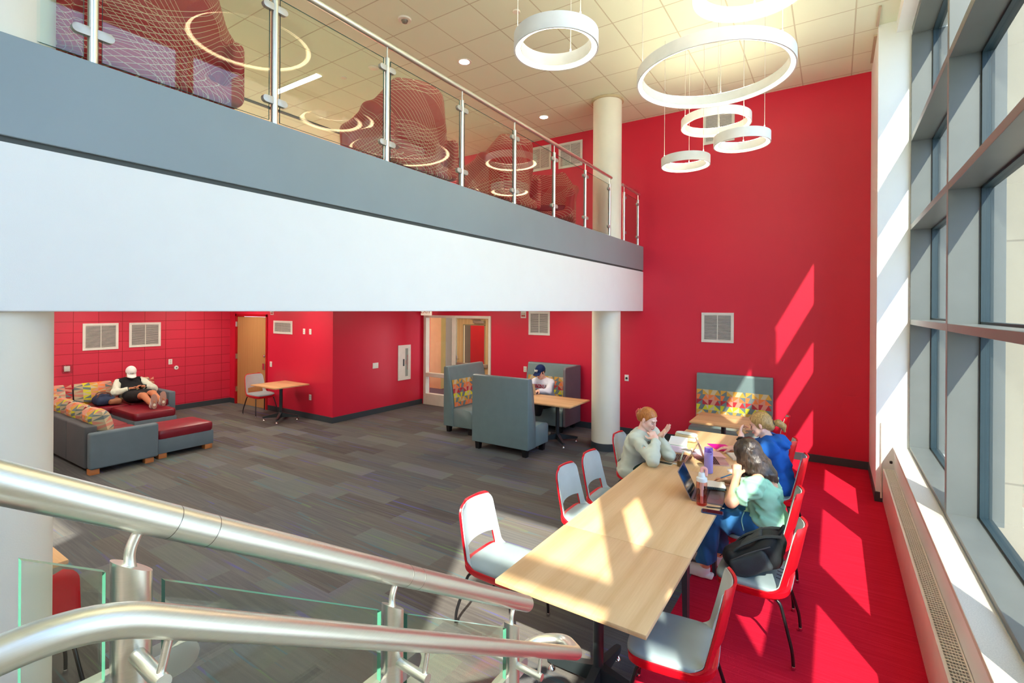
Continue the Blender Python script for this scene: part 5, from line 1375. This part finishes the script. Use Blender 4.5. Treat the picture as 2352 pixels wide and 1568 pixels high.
# ------------------------------------------------ wall vents
VENTW = pm('white vent metal', (226, 226, 218), .45); VD = pm('vent dark', (48, 50, 52), .8)
def vent(label, c, w, h, n, facing, mid=True, group=None, grid=False):
    """local: plate in xz plane facing -y"""
    rz = {'-y': 0, '+x': PI / 2}[facing]
    t = thing('wall_vent', label, 'vent', c, rz, group); f = .045
    bm = nb()
    for lo, hi in (((-w / 2, -.014, -h / 2), (w / 2, 0, -h / 2 + f)), ((-w / 2, -.014, h / 2 - f), (w / 2, 0, h / 2)), ((-w / 2, -.014, -h / 2 + f), (-w / 2 + f, 0, h / 2 - f)), ((w / 2 - f, -.014, -h / 2 + f), (w / 2, 0, h / 2 - f))): b2(bm, lo, hi, .003)
    obj('frame', bm, VENTW, t, smooth=False)
    obj('backing', b2(nb(), (-w / 2 + f, -.003, -h / 2 + f), (w / 2 - f, -.001, h / 2 - f)), VD, t, smooth=False)
    bm = nb(); hh = h - 2 * f
    for k in range(n): box(bm, (0, -.008, -hh / 2 + hh * (k + .5) / n), (w - 2 * f, .0015, hh / n * .62), 0, 1, Matrix.Rotation(.5, 3, 'X'))
    if grid:
        for k in range(14): box(bm, (-(w - 2 * f) / 2 + (w - 2 * f) * (k + .5) / 14, -.010, 0), (.003, .004, hh))
    obj('louvres', bm, VENTW, t, smooth=False)
    if mid: obj('centre_bar', b2(nb(), (-.006, -.013, -hh / 2), (.006, -.006, hh / 2)), VENTW, t, smooth=False)
    return t
vent('white louvred vent on the block wall, left of the pair', (-12.148, 3.715, 1.682), .57, .525, 18, '+x', group='vents on the block wall')
vent('white louvred vent on the block wall, right of the pair', (-12.148, 4.465, 1.69), .57, .51, 18, '+x', group='vents on the block wall')
vent('small white grid vent beside the wooden door', (-9.965, 6.208, 1.85), .69, .285, 8, '-y', False, None, True)
vent('white louvred vent beside the fire alarm above the booth', (-5.045, 8.733, 1.99), .50, .485, 18, '-y')
vent('white louvred vent on the red wall above the patterned wall bench', (-1.629, 8.733, 1.99), .505, .497, 20, '-y')
vent('white louvred vent high on the red wall behind the hanging rings', (-1.628, 8.733, 5.325), .49, .53, 20, '-y')
vent('large white vent upstairs on the red wall behind the glass railing', (-5.04, 8.733, 5.35), .50, .50, 18, '-y')
vent('white vent upstairs on the red wall just left of the column', (-4.36, 8.733, 5.32), .52, .50, 18, '-y')
# ------------------------------------------------ outlets, switches, alarms
PLATE = pm('white device plate', (232, 230, 222), .35)
def device(name, label, cat, c, facing, w, h, kind, group=None):
    t = thing(name, label, cat, c, {'-y': 0, '+x': PI / 2}[facing], group)
    obj('plate', box(nb(), (0, -.004, 0), (w, .008, h), .003), PLATE, t, ang=35)
    if kind == 'outlet':
        for z in (-.022, .022): obj('socket', lathe(nb(), [(.015, 0), (.015, .003)], 16, (0, -.008, z), Matrix.Rotation(PI / 2, 3, 'X')), pm('outlet face', (206, 200, 188), .4), t)
    elif kind == 'switch':
        n = max(1, round(w / .05))
        for k in range(n): obj('rocker', box(nb(), ((k - (n - 1) / 2) * .045, -.009, 0), (.03, .006, h * .6), .002), pm('rocker', (240, 238, 230), .3), t)
    elif kind == 'strobe':
        obj('lens', box(nb(), (0, -.02, .01), (w * .6, .03, h * .35), .008), pm('strobe lens', (214, 206, 190), .2), t)
        obj('horn', box(nb(), (0, -.010, -.03), (w * .7, .006, h * .2), .002), pm('strobe red', (190, 60, 50), .5), t)
    elif kind == 'lock':
        obj('keyhole', lathe(nb(), [(.022, 0), (.020, .008), (.008, .012)], 20, (0, -.008, -.005), Matrix.Rotation(PI / 2, 3, 'X')), pm('dark lock', (60, 62, 66), .35, .6), t)
    return t
og = 'paired outlets high on the recess wall'
device('wall_outlet', 'white outlet on the block wall right of the seated man', 'outlet', (-12.148, 4.938, 1.078), '+x', .076, .115, 'outlet')
device('wall_outlet', 'white outlet high on the recess wall, left of the pair', 'outlet', (-9.21, 6.208, 1.785), '-y', .076, .115, 'outlet', og)
device('wall_outlet', 'white outlet high on the recess wall, right of the pair', 'outlet', (-9.00, 6.208, 1.785), '-y', .076, .115, 'outlet', og)
device('wall_outlet', 'white outlet just right of the wooden door', 'outlet', (-10.41, 6.208, 1.027), '-y', .076, .115, 'outlet')
device('wall_outlet', 'white outlet low on the recess wall right of the small table', 'outlet', (-8.99, 6.208, .442), '-y', .076, .115, 'outlet')
device('wall_outlet', 'white outlet on the back wall just left of the booth bench', 'outlet', (-5.375, 8.733, 1.03), '-y', .076, .115, 'outlet')
device('key_switch', 'white key switch on the red wall right of the column', 'switch', (-3.187, 8.733, 1.028), '-y', .076, .115, 'lock')
device('light_switch', 'white three-gang light switch left of the extinguisher cabinet', 'switch', (-8.278, 7.29, 1.04), '+x', .155, .12, 'switch')
device('fire_alarm', 'white fire alarm strobe above the booth, left of the vent', 'alarm', (-5.425, 8.733, 2.165), '-y', .13, .15, 'strobe')
device('fire_alarm', 'white fire alarm strobe above the wooden door', 'alarm', (-10.38, 6.208, 2.175), '-y', .11, .12, 'strobe')
t = thing('thermostat', 'white thermostat in a clear cover on the block wall by the column', 'thermostat', (-12.148, 3.20, 1.09), PI / 2)
obj('body', box(nb(), (0, -.015, .005), (.085, .03, .10), .006), PLATE, t, ang=35)
obj('cover', box(nb(), (0, -.022, 0), (.145, .044, .16), .006), glassm('clear cover', (.9, .9, .9), .8), t, ang=35)
t = thing('wall_button', 'round white button on the block wall below the outlet', 'button', (-12.148, 5.055, .938), PI / 2)
obj('disc', lathe(nb(), [(.045, 0), (.042, .012), (.03, .016)], 24, (0, 0, 0), Matrix.Rotation(PI / 2, 3, 'X')), PLATE, t)
obj('keyhole', lathe(nb(), [(.014, .014), (.012, .02)], 16, (0, 0, 0), Matrix.Rotation(PI / 2, 3, 'X')), pm('dark lock', (60, 62, 66), .35, .6), t)
# extinguisher cabinet
t = thing('extinguisher_cabinet', 'white fire extinguisher cabinet on the red wall left of the glazed door', 'cabinet', (-8.278, 8.133, 1.035), PI / 2)
bm = nb(); w, h = .39, .80
for lo, hi in (((-w / 2, -.022, -h / 2), (w / 2, 0, -h / 2 + .05)), ((-w / 2, -.022, h / 2 - .05), (w / 2, 0, h / 2)), ((-w / 2, -.022, -h / 2 + .05), (-w / 2 + .05, 0, h / 2 - .05)), ((w / 2 - .05, -.022, -h / 2 + .05), (w / 2, 0, h / 2 - .05))): b2(bm, lo, hi, .003)
obj('frame', bm, PLATE, t, smooth=False)
d = obj('door', b2(nb(), (-w / 2 + .05, -.014, -h / 2 + .05), (w / 2 - .05, -.004, h / 2 - .05), .002), PLATE, t, smooth=False)
obj('window_strip', b2(nb(), (.03, -.016, -h / 2 + .08), (.115, -.0145, h / 2 - .08)), pm('grey window strip', (150, 164, 158), .25), d, smooth=False)
obj('pull', b2(nb(), (-.045, -.024, -.08), (-.005, -.0145, .08), .004), pm('dark pull', (52, 60, 66), .4), d, ang=35)
text('lettering', 'FIRE\nEXTINGUISHER', .05, pm('red lettering', (176, 36, 40), .6), (.073, -.0165, 0), (PI / 2, -PI / 2, 0), d, .0004, sx=1.0)
# exit sign
t = thing('exit_sign', 'white exit sign with red letters above the glazed door', 'sign', (-8.03, 8.60, 2.215))
obj('housing', box(nb(), (0, 0, 0), (.31, .05, .20), .006), emit('exit face', (236, 220, 196), .35), t, ang=35)
obj('bracket', b2(nb(), (-.04, -.02, .10), (.04, .02, .285)), PLATE, t, smooth=False)
text('lettering', 'EXIT', .155, pm('exit red', (190, 30, 30), .5), (0, -.0262, -.004), (PI / 2, 0, 0), t, .0006)

# ------------------------------------------------ baseboard heater under the window
HEAT = pm('white heater enamel', (226, 220, 208), .3)
t = thing('heater_cover', 'long white heater cover with a slotted top grille along the window wall', 'heater', (.545, 4.2, 0)); o = V((.545, 4.2, 0))
def L(p): return V(p) - o
ya, yb = .6, 7.28
obj('front_panel', b2(nb(), L((.488, ya, .03)), L((.502, yb, .415)), .005), HEAT, t, ang=35)
bm = nb(); b2(bm, L((.488, ya, .405)), L((.507, yb, .422)), .004); b2(bm, L((.588, ya, .405)), L((.597, yb, .422)), .002)
for y in (7.28, 6.62, 5.42, 4.22, 3.02, 1.82, .62): b2(bm, L((.505, y - .012, .405)), L((.59, y + .0, .420)), .002)
obj('top_rim', bm, HEAT, t, ang=35)
bm = nb(); y = 1.6
while y < 7.27:
    b2(bm, L((.507, y, .408)), L((.588, y + .0095, .417))); y += .030
for k in range(1, 6): b2(bm, L((.507 + .0135 * k - .0014, 1.6, .409)), L((.507 + .0135 * k + .0014, 7.27, .4165)))
obj('grille', bm, HEAT, t, smooth=False)
obj('dark_pan', b2(nb(), L((.505, ya, .396)), L((.59, yb, .400))), VD, t, smooth=False)
obj('fin_tube', tube(nb(), [L((.55, ya, .25)), L((.55, yb, .25))], .03, 10), VD, t)
obj('end_cap', b2(nb(), L((.488, 7.27, .03)), L((.596, 7.29, .42)), .003), HEAT, t, ang=35)
obj('valve_knob', lathe(nb(), [(.014, 0), (.016, .02), (.012, .03)], 14, L((.565, 7.30, .49))), BLK, t)
tag(obj('conduit', tube(nb(), [(.478, 7.355, .05), (.478, 7.355, .95)], .010, 8), HEAT), 'thin white vertical pipe at the foot of the white pilaster', 'pipe')

# ------------------------------------------------ hanging ring lamps
RINGW = pm('white ring enamel', (234, 238, 236), .4)
LED = emit('warm led diffuser', (255, 226, 178), 9.0)
CORD = pm('suspension cord', (206, 202, 190), .5)
def ring_lamp(label, x, y, z, R, zc=5.72, hgt=.11):
    t = thing('ring_pendant', label, 'pendant lamp', (x, y, z), 0, 'hanging ring lamps')
    w = .052
    sec = [(R, 0), (R, hgt), (R - w, hgt), (R - w, .018), (R - w + .006, .018), (R - w + .006, hgt - .012), (R - .012, hgt - .012), (R - .012, 0)]
    obj('hoop', ring_lathe(nb(), sec, 96), RINGW, t, ang=35)
    obj('diffuser', ring_lathe(nb(), [(R - .0125, .010), (R - .0125, .020), (R - w + .004, .026), (R - w + .004, .018)], 96), LED, t, ang=35)
    obj('fill_ring', ring_lathe(nb(), [(R - .014, hgt + .001), (R - .014, hgt + .004), (R - w + .008, hgt + .004), (R - w + .008, hgt + .001)], 96), emit('warm uplight', (255, 243, 212), UPL), t, ang=35)  # glowing ring added on top to brighten the ceiling
    for k in range(3):
        a = PI + .6 + k * 2 * PI / 3; p = V(((R - w / 2) * math.cos(a), (R - w / 2) * math.sin(a), hgt))
        c = obj('cord', tube(nb(), [p, V((p.x, p.y, zc - z))], .0028, 6), CORD, t)
        obj('gripper', lathe(nb(), [(.007, 0), (.007, .03)], 8, (p.x, p.y, hgt)), CORD, c)
    return t
ring_lamp('white ring pendant hanging nearest the balcony railing', -1.69, 3.14, 4.14, .303)
ring_lamp('largest white ring pendant, hanging in the middle of the cluster', -.948, 4.79, 4.40, .675)
ring_lamp('white ring pendant below the largest one, in front of the high vent', -1.335, 6.95, 4.72, .435)
ring_lamp('small white ring pendant, the right one of the two lowest', -.90, 6.15, 4.17, .300)
ring_lamp('small white ring pendant, the lowest and farthest left over the column', -1.61, 6.50, 4.12, .298)
ring_lamp('white ring pendant cut off by the top edge of the photo', -.54, 4.13, 4.71, .425)
ring_lamp('large white ring pendant seen only as a reflection in the railing glass', -1.04, 2.68, 4.89, .56)
# ------------------------------------------------ ceiling fittings
DOWN = emit('downlight lens', (255, 246, 226), 14.0)
CW = pm('white ceiling fitting', (232, 226, 210), .5)
def downlight(label, x, y):
    t = thing('downlight', label, 'ceiling light', (x, y, 5.72), 0, 'recessed downlights')
    obj('trim_ring', ring_lathe(nb(), [(.10, -.008), (.10, 0), (.072, 0), (.072, -.004)], 40), CW, t); obj('lens', lathe(nb(), [(.072, -.003), (.072, -.001)], 32), DOWN, t)
downlight('round recessed downlight above the railing, nearer the camera', -4.34, 5.38)
downlight('round recessed downlight above the railing, near the far column', -4.38, 7.70)
t = thing('dome_sensor', 'white dome sensor on the ceiling above the railing', 'sensor', (-4.30, 4.20, 5.72))
obj('base', lathe(nb(), [(.075, -.02), (.08, 0)], 28), CW, t); obj('dome', lathe(nb(), [(.012, -.055), (.03, -.045), (.04, -.02)], 24), pm('dark dome', (120, 112, 100), .2), t)
def sprinkler(label, x, y, r):
    t = thing('ceiling_disc', label, 'ceiling fitting', (x, y, 5.72)); obj('disc', lathe(nb(), [(r * .9, -.012), (r, -.006), (r, 0)], 28), CW, t)
sprinkler('small round cover plate on the ceiling left of the nearest ring pendant', -3.10, 4.79, .045)
sprinkler('round smoke detector on the ceiling seen through the railing glass', -5.54, 4.81, .075)
sprinkler('small round cover plate on the upstairs ceiling beside the smoke detector', -6.16, 4.78, .045)
LIN = emit('linear lamp lens', (255, 240, 214), 25.0)
for lab, x0, x1, y in (('recessed linear ceiling lamp upstairs, nearer the camera', -7.55, -6.40, 4.52), ('recessed linear ceiling lamp upstairs, farther from the camera', -7.80, -6.42, 6.26)):
    t = thing('linear_lamp', lab, 'ceiling light', ((x0 + x1) / 2, y, 5.72), 0, 'recessed linear lamps upstairs')
    obj('lens', b2(nb(), (-(x1 - x0) / 2, -.05, -.006), ((x1 - x0) / 2, .05, -.001)), LIN, t, smooth=False)
    bm = nb()
    for s in (-1, 1): b2(bm, (-(x1 - x0) / 2 - .01, s * .058 - .008, -.010), ((x1 - x0) / 2 + .01, s * .058 + .008, -.001))
    obj('trim_ring', bm, CW, t, smooth=False)
bm = nb(); b2(bm, (-8.2, 3.9, 5.705), (-8.12, 8.2, 5.72)); structure('trim_5', bm, VD)
# ================================================================== LIGHT AND CAMERA
def fill_panel(x, y, z, sx, sy, strength, par):  # glowing panel added out of view as fill light
    structure('fill_panel', b2(nb(), (x - sx / 2, y - sy / 2, z - .012), (x + sx / 2, y + sy / 2, z)), emit('fill light %g' % strength, (255, 244, 224), strength), par)
for x in (-11, -8.8, -6.6, -4.4):
    for y in (.9, 3.4, 7.4 if x > -8 else 5.3): fill_panel(x, y, 2.5, .6, .6, LOWP, LOWCEIL)  # unseen fill added to brighten the space below the balcony
structure('fill_panel', b2(nb(), (-8.9, 9.2, 2.485), (-6.6, 10.1, 2.498)), emit('corridor fill', (255, 236, 200), 1.6), None)  # unseen glowing panel added to light the corridor
for x in (-11.6, -9.8):
    for y in (3.2, 5.4, 7.6): fill_panel(x, y, 5.72, 1.2, .5, UPP, None)  # added fill for the upper level, hidden behind the balcony edge
for x in (-10.5, -6.9):
    for y in (-4, -1.5, 1.2): fill_panel(x, y, 5.72 if y > -.4 else 7.95, 1.2, .3, UPP, None)  # more added fill, outside the view

w = bpy.data.worlds.new('sky'); S.world = w; w.use_nodes = True; nt = w.node_tree
bg = nt.nodes['Background']; tc = nt.nodes.new('ShaderNodeTexCoord'); sp = nt.nodes.new('ShaderNodeSeparateXYZ'); cr = nt.nodes.new('ShaderNodeValToRGB')
nt.links.new(tc.outputs['Generated'], sp.inputs[0]); nt.links.new(sp.outputs['Z'], cr.inputs['Fac'])
e = cr.color_ramp.elements; e[0].position = 0.0; e[0].color = (.66, .82, 1.0, 1); e[1].position = .6; e[1].color = (.34, .56, 1.0, 1)
nt.links.new(cr.outputs['Color'], bg.inputs['Color']); bg.inputs['Strength'].default_value = SKY
sun = bpy.data.lights.new('sun', 'SUN'); sun.energy = SUN; sun.angle = math.radians(.55); sun.color = (1, .93, .80)
so = bpy.data.objects.new('sun', sun); COL.objects.link(so)
so.rotation_euler = V((-1, 1.975, -1.93)).to_track_quat('-Z', 'Y').to_euler()

cam = bpy.data.cameras.new('camera'); co = bpy.data.objects.new('camera', cam); COL.objects.link(co); S.camera = co
f_px, yaw, roll, hz = 1132.8, math.radians(33.19), .006337, -74.84
cam.sensor_fit = 'HORIZONTAL'; cam.sensor_width = 36.0; cam.lens = f_px / 2352 * 36.0
cam.shift_y = hz / 2352.0; cam.clip_start = .02; cam.clip_end = 200
Rz = Matrix.Rotation(yaw, 4, 'Z') @ Matrix.Rotation(PI / 2, 4, 'X')
co.matrix_world = Matrix.Translation((0, 0, H)) @ Rz @ Matrix.Rotation(roll, 4, 'Z')
S.view_settings.view_transform = 'Standard'; S.view_settings.look = 'None'; S.view_settings.gamma = 1.0; S.view_settings.use_curve_mapping = False
S.view_settings.exposure = EXPO
S.cycles.use_denoising = True; S.cycles.max_bounces = 10; S.cycles.diffuse_bounces = 5; S.cycles.transparent_max_bounces = 24; S.cycles.glossy_bounces = 4
S.cycles.caustics_reflective = False; S.cycles.caustics_refractive = False; S.cycles.sample_clamp_indirect = 6.0
